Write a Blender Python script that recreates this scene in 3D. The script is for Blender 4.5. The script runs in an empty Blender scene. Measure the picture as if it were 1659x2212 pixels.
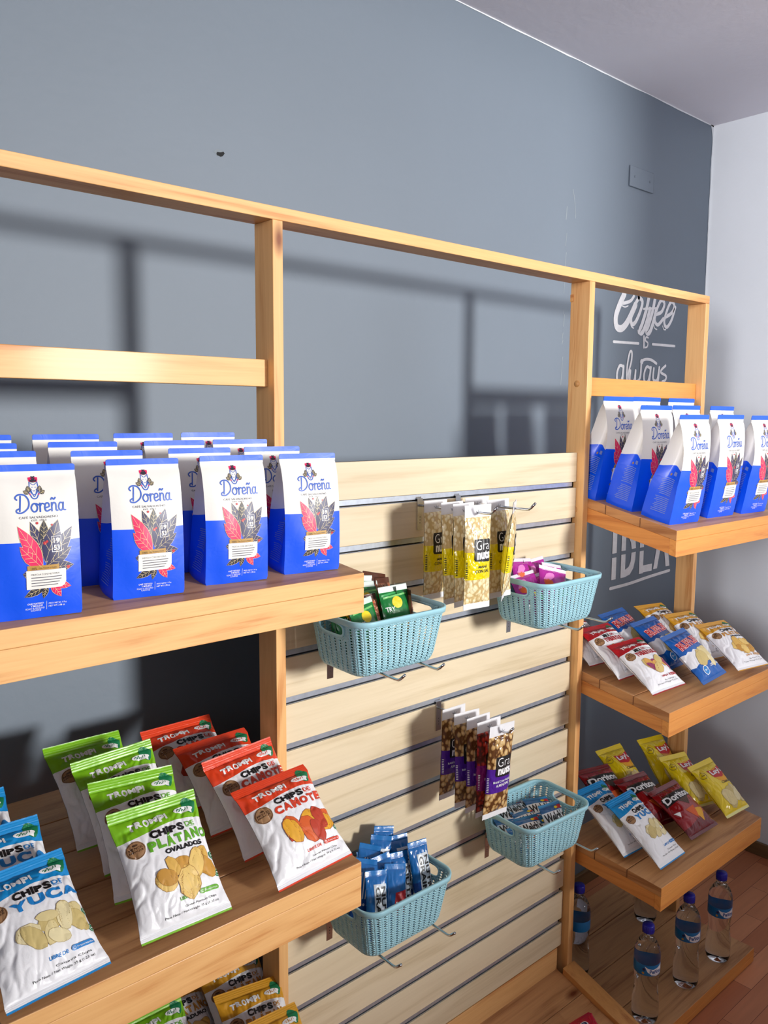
import bpy, math, random
from mathutils import Vector, Matrix, Euler, noise
from mathutils.geometry import tessellate_polygon
SC = bpy.context.scene
COL = SC.collection
PI = math.pi
R = math.radians
# ---------------------------------------------------------------- camera
cd = bpy.data.cameras.new('camera'); cam = bpy.data.objects.new('camera', cd); COL.objects.link(cam)
cd.sensor_fit = 'VERTICAL'; cd.sensor_height = 36.0; cd.lens = 36.0 * 1787.467 / 2212.0
cd.clip_start = .02; cd.clip_end = 60
cam.matrix_world = Matrix.Translation((-.93512, -1.34063, -.39195)) @ Matrix.Rotation(R(-41.76824), 4, 'Z') @ Matrix.Rotation(R(83.41173), 4, 'X') @ Matrix.Rotation(R(.35509), 4, 'Z')
SC.camera = cam
# ---------------------------------------------------------------- world and lights
wd = bpy.data.worlds.new('room_daylight'); SC.world = wd; wd.use_nodes = True
wn = wd.node_tree.nodes; wl = wd.node_tree.links
bg = wn['Background']; bg.inputs[1].default_value = .225
wtc = wn.new('ShaderNodeTexCoord'); wdp = wn.new('ShaderNodeVectorMath'); wdp.operation = 'DOT_PRODUCT'; wl.new(wtc.outputs['Generated'], wdp.inputs[0]); wdp.inputs[1].default_value = (.30, -.90, .30)
wr = wn.new('ShaderNodeValToRGB'); wl.new(wdp.outputs['Value'], wr.inputs[0]); wl.new(wr.outputs[0], bg.inputs[0])   # the glazed side of the shop is bright, the inner side dim
wr.color_ramp.elements[0].position = 0.0; wr.color_ramp.elements[0].color = (.105, .105, .115, 1)
wr.color_ramp.elements[1].position = .85; wr.color_ramp.elements[1].color = (1.0, .99, 1.06, 1)
def aim(o, tgt): o.rotation_euler = (Vector(tgt) - o.location).to_track_quat('-Z', 'Y').to_euler()
sp = bpy.data.lights.new('window_daylight', 'SPOT'); so = bpy.data.objects.new('window_daylight', sp); COL.objects.link(so)
so.location = (3.25, -8.6, .30); aim(so, (.12, .2, .38)); sp.energy = 3800; sp.shadow_soft_size = .72
sp.spot_size = R(26.5); sp.spot_blend = .24; sp.color = (1.0, .985, .96)
al = bpy.data.lights.new('side_fill_light', 'AREA'); ao = bpy.data.objects.new('side_fill_light', al); COL.objects.link(ao)  # weak fill added on the left, not an actual window
al.shape = 'RECTANGLE'; al.size = 1.8; al.size_y = 1.2; al.energy = 6; al.color = (.86, .88, 1.0)
ao.location = (-3.4, -3.2, .5); aim(ao, (1.6, .2, .1))
s2 = bpy.data.lights.new('right_wall_fill_light', 'SPOT'); s2o = bpy.data.objects.new('right_wall_fill_light', s2); COL.objects.link(s2o)  # fill spot added to brighten the right wall and ceiling
s2o.location = (-3.1, -2.2, .15); aim(s2o, (2.34, -.85, .12)); s2.energy = 1300; s2.shadow_soft_size = .8; s2.spot_size = R(40); s2.spot_blend = .9; s2.color = (.97, .95, 1.0)
vs = SC.view_settings; vs.view_transform = 'Standard'; vs.look = 'None'; vs.exposure = .0; vs.gamma = 1.0; vs.use_curve_mapping = False
# ---------------------------------------------------------------- materials
def lin(c):
    return tuple(((v / 12.92) if v <= .04045 else ((v + .055) / 1.055) ** 2.4) for v in [x / 255. for x in c]) + (1.,)
def newmat(name, rough=.5, spec=.5, metal=0., coat=0.):
    m = bpy.data.materials.new(name); m.use_nodes = True; b = m.node_tree.nodes['Principled BSDF']
    b.inputs['Roughness'].default_value = rough; b.inputs['Metallic'].default_value = metal
    b.inputs['Specular IOR Level'].default_value = spec; b.inputs['Coat Weight'].default_value = coat; b.inputs['Coat Roughness'].default_value = .12
    return m, m.node_tree.nodes, m.node_tree.links, b
def speckle(n, l, b, col, amt=.06, scale=60):
    tc = n.new('ShaderNodeTexCoord'); ns = n.new('ShaderNodeTexNoise'); ns.inputs['Scale'].default_value = scale; ns.inputs['Detail'].default_value = 3
    l.new(tc.outputs['Object'], ns.inputs['Vector']); cr = n.new('ShaderNodeValToRGB'); l.new(ns.outputs['Fac'], cr.inputs[0])
    cr.color_ramp.elements[0].position = .3; cr.color_ramp.elements[1].position = .7
    cr.color_ramp.elements[0].color = tuple(v * (1 - amt) for v in col[:3]) + (1,); cr.color_ramp.elements[1].color = tuple(min(1, v * (1 + amt)) for v in col[:3]) + (1,)
    l.new(cr.outputs[0], b.inputs['Base Color']); return tc, ns
_mc = {}
def M(name, col, rough=.5, spec=.5, metal=0., coat=0., amt=.05, scale=60, bump=0.):
    if name in _mc: return _mc[name]
    m, n, l, b = newmat(name, rough, spec, metal, coat); tc, ns = speckle(n, l, b, lin(col), amt, scale)
    if bump:
        bp = n.new('ShaderNodeBump'); bp.inputs['Strength'].default_value = 1; bp.inputs['Distance'].default_value = bump
        l.new(ns.outputs['Fac'], bp.inputs['Height']); l.new(bp.outputs[0], b.inputs['Normal'])
    _mc[name] = m; return m
def wood(name, ax, c1, c2, knot=True, rough=.5, coat=.05, sc=1.0, off=0., contrast=1.):
    """pine with the grain along axis ax (0,1,2)"""
    m, n, l, b = newmat(name, rough, .4, 0, coat)
    tc = n.new('ShaderNodeTexCoord'); mp = n.new('ShaderNodeMapping'); l.new(tc.outputs['Object'], mp.inputs[0])
    s = [22 * sc] * 3; s[ax] = 1.6 * sc; mp.inputs['Scale'].default_value = s; mp.inputs['Location'].default_value = (off, off * .7, off * 1.3)
    n1 = n.new('ShaderNodeTexNoise'); n1.inputs['Scale'].default_value = 1.; n1.inputs['Detail'].default_value = 6; n1.inputs['Distortion'].default_value = 1.1
    l.new(mp.outputs[0], n1.inputs['Vector'])
    mul = n.new('ShaderNodeMath'); mul.operation = 'MULTIPLY'; mul.inputs[1].default_value = 14; l.new(n1.outputs['Fac'], mul.inputs[0])
    sn = n.new('ShaderNodeMath'); sn.operation = 'SINE'; l.new(mul.outputs[0], sn.inputs[0])
    mr = n.new('ShaderNodeMapRange'); l.new(sn.outputs[0], mr.inputs[0]); mr.inputs[1].default_value = -1; mr.inputs[2].default_value = 1
    mp2 = n.new('ShaderNodeMapping'); l.new(tc.outputs['Object'], mp2.inputs[0]); s2 = [260 * sc] * 3; s2[ax] = 9 * sc; mp2.inputs['Scale'].default_value = s2
    n2 = n.new('ShaderNodeTexNoise'); n2.inputs['Scale'].default_value = 1.; n2.inputs['Detail'].default_value = 2; l.new(mp2.outputs[0], n2.inputs['Vector'])
    ad = n.new('ShaderNodeMath'); ad.operation = 'MULTIPLY_ADD'; l.new(mr.outputs[0], ad.inputs[0]); ad.inputs[1].default_value = .55
    m2 = n.new('ShaderNodeMath'); m2.operation = 'MULTIPLY'; m2.inputs[1].default_value = .6 * contrast; l.new(n2.outputs['Fac'], m2.inputs[0]); l.new(m2.outputs[0], ad.inputs[2])
    cr = n.new('ShaderNodeValToRGB'); l.new(ad.outputs[0], cr.inputs[0]); e = cr.color_ramp.elements
    e[0].position = .15; e[0].color = lin(c2); e[1].position = .95; e[1].color = lin(c1)
    x = e.new(.5); x.color = tuple((a * .35 + d * .65) for a, d in zip(lin(c2), lin(c1)))
    out = cr.outputs[0]
    if knot:
        mp3 = n.new('ShaderNodeMapping'); l.new(tc.outputs['Object'], mp3.inputs[0]); s3 = [7.5] * 3; s3[ax] = 3.2; mp3.inputs['Scale'].default_value = s3; mp3.inputs['Location'].default_value = (off + .37, .2, .61)
        vo = n.new('ShaderNodeTexVoronoi'); vo.inputs['Scale'].default_value = 1.; l.new(mp3.outputs[0], vo.inputs['Vector'])
        kr = n.new('ShaderNodeValToRGB'); l.new(vo.outputs['Distance'], kr.inputs[0]); kr.color_ramp.elements[0].position = .03; kr.color_ramp.elements[0].color = (.28, .13, .07, 1)
        kr.color_ramp.elements[1].position = .13; kr.color_ramp.elements[1].color = (1, 1, 1, 1)
        mx = n.new('ShaderNodeMix'); mx.data_type = 'RGBA'; mx.blend_type = 'MULTIPLY'; mx.inputs[0].default_value = 1
        l.new(out, mx.inputs[6]); l.new(kr.outputs[0], mx.inputs[7]); out = mx.outputs[2]
    l.new(out, b.inputs['Base Color'])
    bp = n.new('ShaderNodeBump'); bp.inputs['Distance'].default_value = .0004; bp.inputs['Strength'].default_value = .5; l.new(ad.outputs[0], bp.inputs['Height']); l.new(bp.outputs[0], b.inputs['Normal'])
    return m
PC1, PC2 = (240, 188, 124), (204, 134, 72)
WX = wood('pine_along', 0, PC1, PC2); WZ = wood('pine_upright', 2, PC1, PC2, off=3.1); WY = wood('pine_across', 1, (228, 166, 98), (184, 114, 58), off=5.)
DK = wood('pine_deck_shaded', 0, (210, 158, 108), (154, 102, 62), off=1.7)  # same pine toned darker: shade on the shelf tops put into the colour
WE = wood('pine_end_grain', 1, (206, 146, 90), (150, 92, 50), knot=False, off=2.2)
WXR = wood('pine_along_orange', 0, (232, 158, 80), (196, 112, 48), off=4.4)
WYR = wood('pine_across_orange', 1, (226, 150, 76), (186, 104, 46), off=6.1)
SLW = wood('pale_slat_laminate', 0, (230, 213, 182), (208, 188, 152), knot=False, rough=.5, coat=.0, sc=.8, off=.4, contrast=1.)
ALU = M('aluminium', (186, 194, 208), .33, .5, .72, amt=.08, scale=90)
CHR = M('chrome_wire', (200, 202, 206), .16, .5, 1., amt=.04)
BLK = M('black_print', (22, 22, 24), .5)
WHT = M('white_print', (240, 240, 242), .45)
# ---------------------------------------------------------------- mesh builder
class MB:
    def __init__(s): s.v = []; s.f = []; s.m = []; s.uv = []; s.sm = []; s.mats = []
    def mi(s, M_):
        if M_ not in s.mats: s.mats.append(M_)
        return s.mats.index(M_)
    def add(s, vs_, fs, M_, smooth=True, uvs=None):
        o = len(s.v); s.v += [tuple(p) for p in vs_]; s.uv += (uvs if uvs else [(0., 0.)] * len(vs_)); k = s.mi(M_)
        for f in fs: s.f.append([i + o for i in f]); s.m.append(k); s.sm.append(smooth)
    def grid(s, fn, us, vs_, M_, flip=False, uvfn=None, keep=None, wrap=False, smooth=True):
        nu, nv = len(us), len(vs_); P = []; U = []
        for v in vs_:
            for u in us: P.append(fn(u, v)); U.append(uvfn(u, v) if uvfn else (u, v))
        F = []
        for j in range(nv - 1):
            for i in range(nu if wrap else nu - 1):
                if keep and not keep(i, j): continue
                i2 = (i + 1) % nu; q = [j * nu + i, j * nu + i2, (j + 1) * nu + i2, (j + 1) * nu + i]
                F.append(q[::-1] if flip else q)
        s.add(P, F, M_, smooth, U)
    def box(s, x0, x1, y0, y1, z0, z1, M_, sh=0., yr=0., cy=0.):
        P = [(x, y, z + sh * (y - yr)) for z in (z0, z1) for y in (y0, y1) for x in (x0, x1)]
        s.add(P, [(0, 2, 3, 1), (4, 5, 7, 6), (0, 1, 5, 4), (2, 6, 7, 3), (0, 4, 6, 2), (1, 3, 7, 5)], M_, False)
    def skin(s, k, M_):
        """another material on face k of the box added last"""
        s.m[len(s.m) - 6 + k] = s.mi(M_)
    def tube(s, pts, r, M_, n=10, cap=True, rad=None):
        pts = [Vector(p) for p in pts]; rings = []; up = None
        for i, p in enumerate(pts):
            t = (pts[min(i + 1, len(pts) - 1)] - pts[max(i - 1, 0)]).normalized()
            if up is None: up = Vector((0, 0, 1)) if abs(t.z) < .9 else Vector((1, 0, 0))
            a = t.cross(up).normalized(); up = a.cross(t).normalized(); rr = rad[i] if rad else r
            rings.append([p + rr * (math.cos(2 * PI * k / n) * a + math.sin(2 * PI * k / n) * up) for k in range(n)])
        V = [q for r_ in rings for q in r_]; F = []
        for j in range(len(rings) - 1):
            for k in range(n): F.append((j * n + k, j * n + (k + 1) % n, (j + 1) * n + (k + 1) % n, (j + 1) * n + k))
        if cap: F.append(tuple(range(n))[::-1]); F.append(tuple((len(rings) - 1) * n + k for k in range(n)))
        s.add(V, F, M_)
    def lathe(s, prof, M_, n=28, c=(0, 0, 0), smooth=True):
        V = []; U = []
        for r_, z in prof:
            for k in range(n):
                a = 2 * PI * k / n; V.append((c[0] + r_ * math.cos(a), c[1] + r_ * math.sin(a), c[2] + z)); U.append((k / n, z))
        F = []
        for j in range(len(prof) - 1):
            for k in range(n): F.append((j * n + k, j * n + (k + 1) % n, (j + 1) * n + (k + 1) % n, (j + 1) * n + k))
        s.add(V, F, M_, smooth, U)
    def build(s, name, parent=None, org=(0, 0, 0), bevel=0., solid=0.):
        me = bpy.data.meshes.new(name); o = Vector(org)
        me.from_pydata([tuple(Vector(p) - o) for p in s.v], [], s.f)
        for m in s.mats: me.materials.append(m)
        me.polygons.foreach_set('material_index', s.m); me.polygons.foreach_set('use_smooth', s.sm)
        ul = me.uv_layers.new(name='UVMap'); lv = [0] * len(me.loops); me.loops.foreach_get('vertex_index', lv)
        fl = []
        for i in lv: fl += s.uv[i]
        ul.data.foreach_set('uv', fl); me.update()
        ob = bpy.data.objects.new(name, me); COL.objects.link(ob)
        if parent: ob.parent = parent
        if bevel:
            b = ob.modifiers.new('bevel', 'BEVEL'); b.width = bevel; b.segments = 2; b.limit_method = 'ANGLE'
        if solid:
            b = ob.modifiers.new('thickness', 'SOLIDIFY'); b.thickness = solid; b.offset = -1
        return ob
def tag(o, label, cat, group=None):
    o['label'] = label; o['category'] = cat
    if group: o['group'] = group
    return o
def empty(name, loc=(0, 0, 0), rot=None):
    o = bpy.data.objects.new(name, None); COL.objects.link(o); o.location = loc; o.empty_display_size = .03
    if rot is not None: o.rotation_euler = rot
    return o
def pose(yaw, lean, roll=0): return (Matrix.Rotation(R(yaw), 3, 'Z') @ Matrix.Rotation(R(-lean), 3, 'X') @ Matrix.Rotation(R(roll), 3, 'Y')).to_euler()
def dup(root, loc, rot):
    r = root.copy(); COL.objects.link(r); r.location = loc; r.rotation_euler = rot
    for ch in list(root.children):
        c = ch.copy(); COL.objects.link(c); c.parent = r
        for g in list(ch.children):
            d = g.copy(); COL.objects.link(d); d.parent = c
    return r
_used = set()
def put(proto, loc, rot, label, cat, group=None):
    """the first call places the prototype itself, later calls place copies of it and its parts"""
    if proto.name in _used: o = dup(proto, loc, rot)
    else: _used.add(proto.name); o = proto; o.location = loc; o.rotation_euler = rot
    for k in ('label', 'category', 'group'):
        if k in o: del o[k]
    return tag(o, label, cat, group)
def struct(o): o['kind'] = 'structure'; return o
def lsp(a, b, n): return [a + (b - a) * i / (n - 1) for i in range(n)]
def clamp(x, a=0., b=1.): return max(a, min(b, x))
def crom(P, n=6, closed=False):
    P = [Vector(p).to_2d() if len(p) > 2 else Vector(p) for p in P]; out = []; N = len(P)
    if N < 3: return P
    for i in range(N if closed else N - 1):
        p0 = P[(i - 1) % N] if closed or i else P[0]; p1 = P[i]; p2 = P[(i + 1) % N]; p3 = P[(i + 2) % N] if closed or i + 2 < N else P[-1]
        for k in range(n):
            t = k / n; out.append(.5 * ((2 * p1) + (-p0 + p2) * t + (2 * p0 - 5 * p1 + 4 * p2 - p3) * t * t + (-p0 + 3 * p1 - 3 * p2 + p3) * t ** 3))
    out.append(P[0] if closed else P[-1]); return out
# ---------------------------------------------------------------- flat artwork that is pressed onto surfaces
_tc = {}
def text_tris(s, bold=0., font=None):
    k = (s, bold)
    if k in _tc: return _tc[k]
    cu = bpy.data.curves.new('lettering', 'FONT'); cu.body = s; cu.size = 1; cu.offset = bold; cu.resolution_u = 3; cu.fill_mode = 'FRONT'
    ob = bpy.data.objects.new('lettering', cu); COL.objects.link(ob); dg = bpy.context.evaluated_depsgraph_get(); dg.update()
    ev = ob.evaluated_get(dg); me = ev.to_mesh(); V = [(v.co.x, v.co.y) for v in me.vertices]; F = [tuple(p.vertices) for p in me.polygons]; ev.to_mesh_clear()
    bpy.data.objects.remove(ob); bpy.data.curves.remove(cu)
    x0 = min(p[0] for p in V); x1 = max(p[0] for p in V); y0 = min(p[1] for p in V); y1 = max(p[1] for p in V)
    V = [((x - x0) / (x1 - x0), (y - y0) / (y1 - y0)) for x, y in V]; _tc[k] = (V, F); return _tc[k]
class Art:
    def __init__(s): s.items = []; s.lv = 1
    def raw(s, M_, V, F): s.items.append((M_, V, F, s.lv))
    def poly(s, M_, P):
        P = [Vector((p[0], p[1], 0)) for p in P]; T = tessellate_polygon([P]); s.raw(M_, [(p.x, p.y) for p in P], [tuple(t) for t in T])
    def rect(s, M_, x0, x1, z0, z1, sk=0.): s.poly(M_, [(x0, z0), (x1, z0 + sk), (x1, z1 + sk), (x0, z1)])
    def ell(s, M_, cx, cz, rx, rz, rot=0., n=18, jag=0., seed=0):
        rr = random.Random(seed); c, d = math.cos(rot), math.sin(rot); P = []
        for i in range(n):
            a = 2 * PI * i / n; q = 1 + jag * (rr.random() - .5); x, z = rx * q * math.cos(a), rz * q * math.sin(a); P.append((cx + x * c - z * d, cz + x * d + z * c))
        s.poly(M_, P)
    def ring(s, M_, cx, cz, r, w, n=22): s.rib(M_, [(cx + r * math.cos(2 * PI * i / n), cz + r * math.sin(2 * PI * i / n)) for i in range(n + 1)], w, False)
    def rib(s, M_, P, w, smooth=True, taper=False):
        P = crom(P, 5) if smooth and len(P) > 2 else [Vector(p) for p in P]
        V = []; n = len(P)
        for i, p in enumerate(P):
            t = P[min(i + 1, n - 1)] - P[max(i - 1, 0)]
            t = t.normalized() if t.length > 1e-9 else Vector((1, 0)); q = Vector((-t.y, t.x)); ww = w / 2 * ((.35 + .65 * math.sin(PI * (i + .5) / n)) if taper else 1)
            V += [tuple(p + q * ww), tuple(p - q * ww)]
        s.raw(M_, V, [(2 * i, 2 * i + 1, 2 * i + 3, 2 * i + 2) for i in range(n - 1)])
        if not taper:
            s.lv += .35
            for p in (P[0], P[-1]): s.ell(M_, p.x, p.y, w / 2, w / 2, n=10)
            s.lv -= .35
    def leaf(s, M_, bx, bz, tx, tz, w, veins=None, outline=None, vw=.0006):
        b = Vector((bx, bz)); t = Vector((tx, tz)); d = t - b; q = Vector((-d.y, d.x)).normalized() * w / 2
        prof = [(0, .0), (.12, .45), (.3, .9), (.5, 1.), (.7, .78), (.85, .42), (1, 0)]
        def shp(k, ex=0): return [b + d * (a * (1 + ex) - ex / 2) + q * k * c for a, c in prof] + [b + d * (a * (1 + ex) - ex / 2) - q * k * c for a, c in prof[-2:0:-1]]
        if outline:
            s.poly(outline, shp(1 + (.0010 if w > .008 else .0006) / max(w, .004), .02)); s.lv += 1
        s.poly(M_, shp(1))
        if veins:
            s.lv += 1; s.rib(veins, [b, b + d * .5, b + d * .93], vw, False)
            for a in (.28, .46, .64):
                for sg in (1, -1): s.rib(veins, [b + d * a, b + d * (a + .14) + q * sg * .7], vw, False)
            s.lv -= 1
        if outline: s.lv -= 1
    def txt(s, M_, t, x0, x1, z0, z1, bold=0., sk=0., shear=0.):
        V, F = text_tris(t, bold); s.raw(M_, [(x0 + a * (x1 - x0) + shear * b * (z1 - z0), z0 + b * (z1 - z0) + sk * a) for a, b in V], F)
    def onto(s, mb, fn, L=.006, e0=.00022, e1=.00014):
        """fn(x,z,off)->3d point"""
        for M_, V, F, lv in s.items:
            V = [tuple(p) for p in V]; T = []
            for f in F:
                for k in range(1, len(f) - 1): T.append((f[0], f[k], f[k + 1]))
            mid = {}; out = []; st = T
            def m_(a, b):
                k = (a, b) if a < b else (b, a)
                if k not in mid: V.append(((V[a][0] + V[b][0]) / 2, (V[a][1] + V[b][1]) / 2)); mid[k] = len(V) - 1
                return mid[k]
            while st:
                a, b, c = st.pop(); ls = [(math.dist(V[a], V[b]), a, b, c), (math.dist(V[b], V[c]), b, c, a), (math.dist(V[c], V[a]), c, a, b)]
                l_, p, q, r_ = max(ls)
                if l_ > L: k = m_(p, q); st += [(p, k, r_), (k, q, r_)]
                else: out.append((a, b, c))
            e = e0 + e1 * lv; P = [fn(x, z, e) for x, z in V]; FF = []
            for a, b, c in out:
                A, B, C_ = V[a], V[b], V[c]; cr = (B[0] - A[0]) * (C_[1] - A[1]) - (B[1] - A[1]) * (C_[0] - A[0])
                FF.append((a, b, c) if cr > 0 else (a, c, b))
            mb.add(P, FF, M_, True)
# ---------------------------------------------------------------- the room
YW, XW, ZC, ZF = .37, 2.345, .768, -2.16
def wallmat(name, col, rough, spec, bump=.0006, amt=.03, bs=45):
    m, n, l, b = newmat(name, rough, spec); tc = n.new('ShaderNodeTexCoord')
    ns = n.new('ShaderNodeTexNoise'); ns.inputs['Scale'].default_value = 2.2; ns.inputs['Detail'].default_value = 5; l.new(tc.outputs['Object'], ns.inputs['Vector'])
    cr = n.new('ShaderNodeValToRGB'); l.new(ns.outputs['Fac'], cr.inputs[0]); c = lin(col)
    cr.color_ramp.elements[0].position = .3; cr.color_ramp.elements[0].color = tuple(v * (1 - amt) for v in c[:3]) + (1,); cr.color_ramp.elements[1].position = .7; cr.color_ramp.elements[1].color = tuple(v * (1 + amt) for v in c[:3]) + (1,)
    l.new(cr.outputs[0], b.inputs['Base Color'])
    n2 = n.new('ShaderNodeTexNoise'); n2.inputs['Scale'].default_value = bs; n2.inputs['Detail'].default_value = 8; l.new(tc.outputs['Object'], n2.inputs['Vector'])
    bp = n.new('ShaderNodeBump'); bp.inputs['Distance'].default_value = bump; bp.inputs['Strength'].default_value = .7; l.new(n2.outputs['Fac'], bp.inputs['Height']); l.new(bp.outputs[0], b.inputs['Normal'])
    return m
SLATE = wallmat('slate_paint', (104, 117, 131), .6, .9)
LILAC = wallmat('pale_plaster', (222, 227, 230), .8, .2, .0016, bs=30)
CEIL = wallmat('ceiling_paint', (240, 238, 246), .85, .2, .001)
b = MB(); b.box(-3.6, XW + .1, YW, YW + .1, ZF, ZC + .05, SLATE); struct(b.build('wall_back'))
b = MB(); b.box(XW, XW + .1, -3.0, YW, ZF, ZC + .05, LILAC); struct(b.build('wall_right'))
b = MB()
def cedge(x, v): return (x, YW + .005 - .02 * (1 - v) * 0, ZC)
b.box(-3.6, XW + .1, -3.6, YW + .1, ZC, ZC + .08, CEIL)
struct(b.build('ceiling'))
# ragged hand-painted line where the white ceiling colour laps onto the dark wall and into the corner
b = MB(); xs = lsp(-3.6, XW, 160); rn = random.Random(4); V = []
for x in xs:
    d = .003 + .004 * noise.noise(Vector((x * 5, 1, 0))) + .0015 * rn.random(); V += [(x, YW - .0012, ZC), (x, YW - .0012, ZC - d)]
b.add(V, [(2 * i, 2 * i + 1, 2 * i + 3, 2 * i + 2) for i in range(len(xs) - 1)], LILAC)
zs_ = lsp(ZC, ZF, 140); V = []
for z in zs_:
    d = .006 + .006 * noise.noise(Vector((3, z * 6, 0))) + .002 * rn.random() + .02 * clamp(1 - (ZC - z) / .05); V += [(XW, YW - .0012, z), (XW - d, YW - .0012, z)]
b.add(V, [(2 * i, 2 * i + 1, 2 * i + 3, 2 * i + 2) for i in range(len(zs_) - 1)], LILAC)
struct(b.build('trim_1'))
FL, n, l, bb = newmat('laminate_floor', .45, .4)
tc = n.new('ShaderNodeTexCoord'); mp = n.new('ShaderNodeMapping'); mp.inputs['Rotation'].default_value = (0, 0, R(0)); l.new(tc.outputs['Object'], mp.inputs[0])
br = n.new('ShaderNodeTexBrick'); br.inputs['Scale'].default_value = 1; br.inputs['Brick Width'].default_value = .38; br.inputs['Row Height'].default_value = .065; br.inputs['Mortar Size'].default_value = .0008
br.inputs['Color1'].default_value = lin((216, 148, 106)); br.inputs['Color2'].default_value = lin((182, 110, 74)); br.inputs['Mortar'].default_value = lin((110, 62, 40)); l.new(mp.outputs[0], br.inputs['Vector'])
m2 = n.new('ShaderNodeMapping'); m2.inputs['Scale'].default_value = (5, 60, 60); l.new(tc.outputs['Object'], m2.inputs[0]); ns = n.new('ShaderNodeTexNoise'); ns.inputs['Scale'].default_value = 1; ns.inputs['Detail'].default_value = 4; l.new(m2.outputs[0], ns.inputs['Vector'])
mr = n.new('ShaderNodeMapRange'); l.new(ns.outputs['Fac'], mr.inputs[0]); mr.inputs[3].default_value = .8; mr.inputs[4].default_value = 1.15
mx = n.new('ShaderNodeMix'); mx.data_type = 'RGBA'; mx.blend_type = 'MULTIPLY'; mx.inputs[0].default_value = 1; l.new(br.outputs[0], mx.inputs[6]); l.new(mr.outputs[0], mx.inputs[7]); l.new(mx.outputs[2], bb.inputs['Base Color'])
b = MB(); b.box(-3.6, XW + .1, -3.6, YW + .1, ZF - .1, ZF, FL); struct(b.build('floor'))
BSB = wood('baseboard_wood', 1, (120, 92, 58), (92, 68, 42), knot=False)
BSX = wood('baseboard_wood_back', 0, (120, 92, 58), (92, 68, 42), knot=False)
b = MB(); b.box(XW - .014, XW, -3.0, YW, ZF, ZF + .055, BSB); struct(b.build('baseboard_right', bevel=.003))
b = MB(); b.box(-3.6, XW - .014, YW - .014, YW, ZF, ZF + .055, BSX); struct(b.build('baseboard_back', bevel=.003))
# painted-over blank plate high on the dark wall
e = empty('blank_wall_plate', (1.83, YW, .466)); tag(e, 'square blank wall plate painted over in the same dark grey, high near the corner', 'wall plate')
b = MB(); b.box(-.078, .078, -.007, -.0005, -.036, .036, SLATE); b.build('cover', e, bevel=.003)
b = MB()
for sx in (-.05, .05): b.tube([(sx, -.0068, 0), (sx, -.0082, 0)], .004, SLATE, 10)
b.build('screw', e)
# nail hole and a scraped vertical paint seam
HOLE = M('chipped_hole', (20, 22, 24), .8); SCR = M('scraped_paint', (150, 160, 165), .6)
a = Art(); a.ell(HOLE, .088, .197, .009, .0055, .3, 11, .7, 2); a.lv = 0; a.ell(M('chip_rim', (120, 130, 138), .6), .083, .199, .0105, .0062, .3, 11, .6, 5)
b = MB(); a.onto(b, lambda x, z, o: (x, YW - o, z)); tag(b.build('nail_hole'), 'small chipped dark nail hole in the grey wall above the long top rail', 'hole')
a = Art()
rn = random.Random(9); z = .3
while z > -.45:
    h = .01 + .07 * rn.random(); xx = 1.392 + .006 * rn.random()
    if rn.random() < .6: a.rib(SCR, [(xx, z), (xx - .004, z - h)], .0012 + .0016 * rn.random(), False)
    z -= h * 1.05
a.rib(SCR, [(1.425, .36), (1.44, .30), (1.442, .27)], .002)
b = MB(); a.onto(b, lambda x, z, o: (x, YW - o, z)); tag(b.build('paint_scrape'), 'thin pale vertical scrape marks in the dark wall left of the blank plate', 'scrape')
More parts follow.
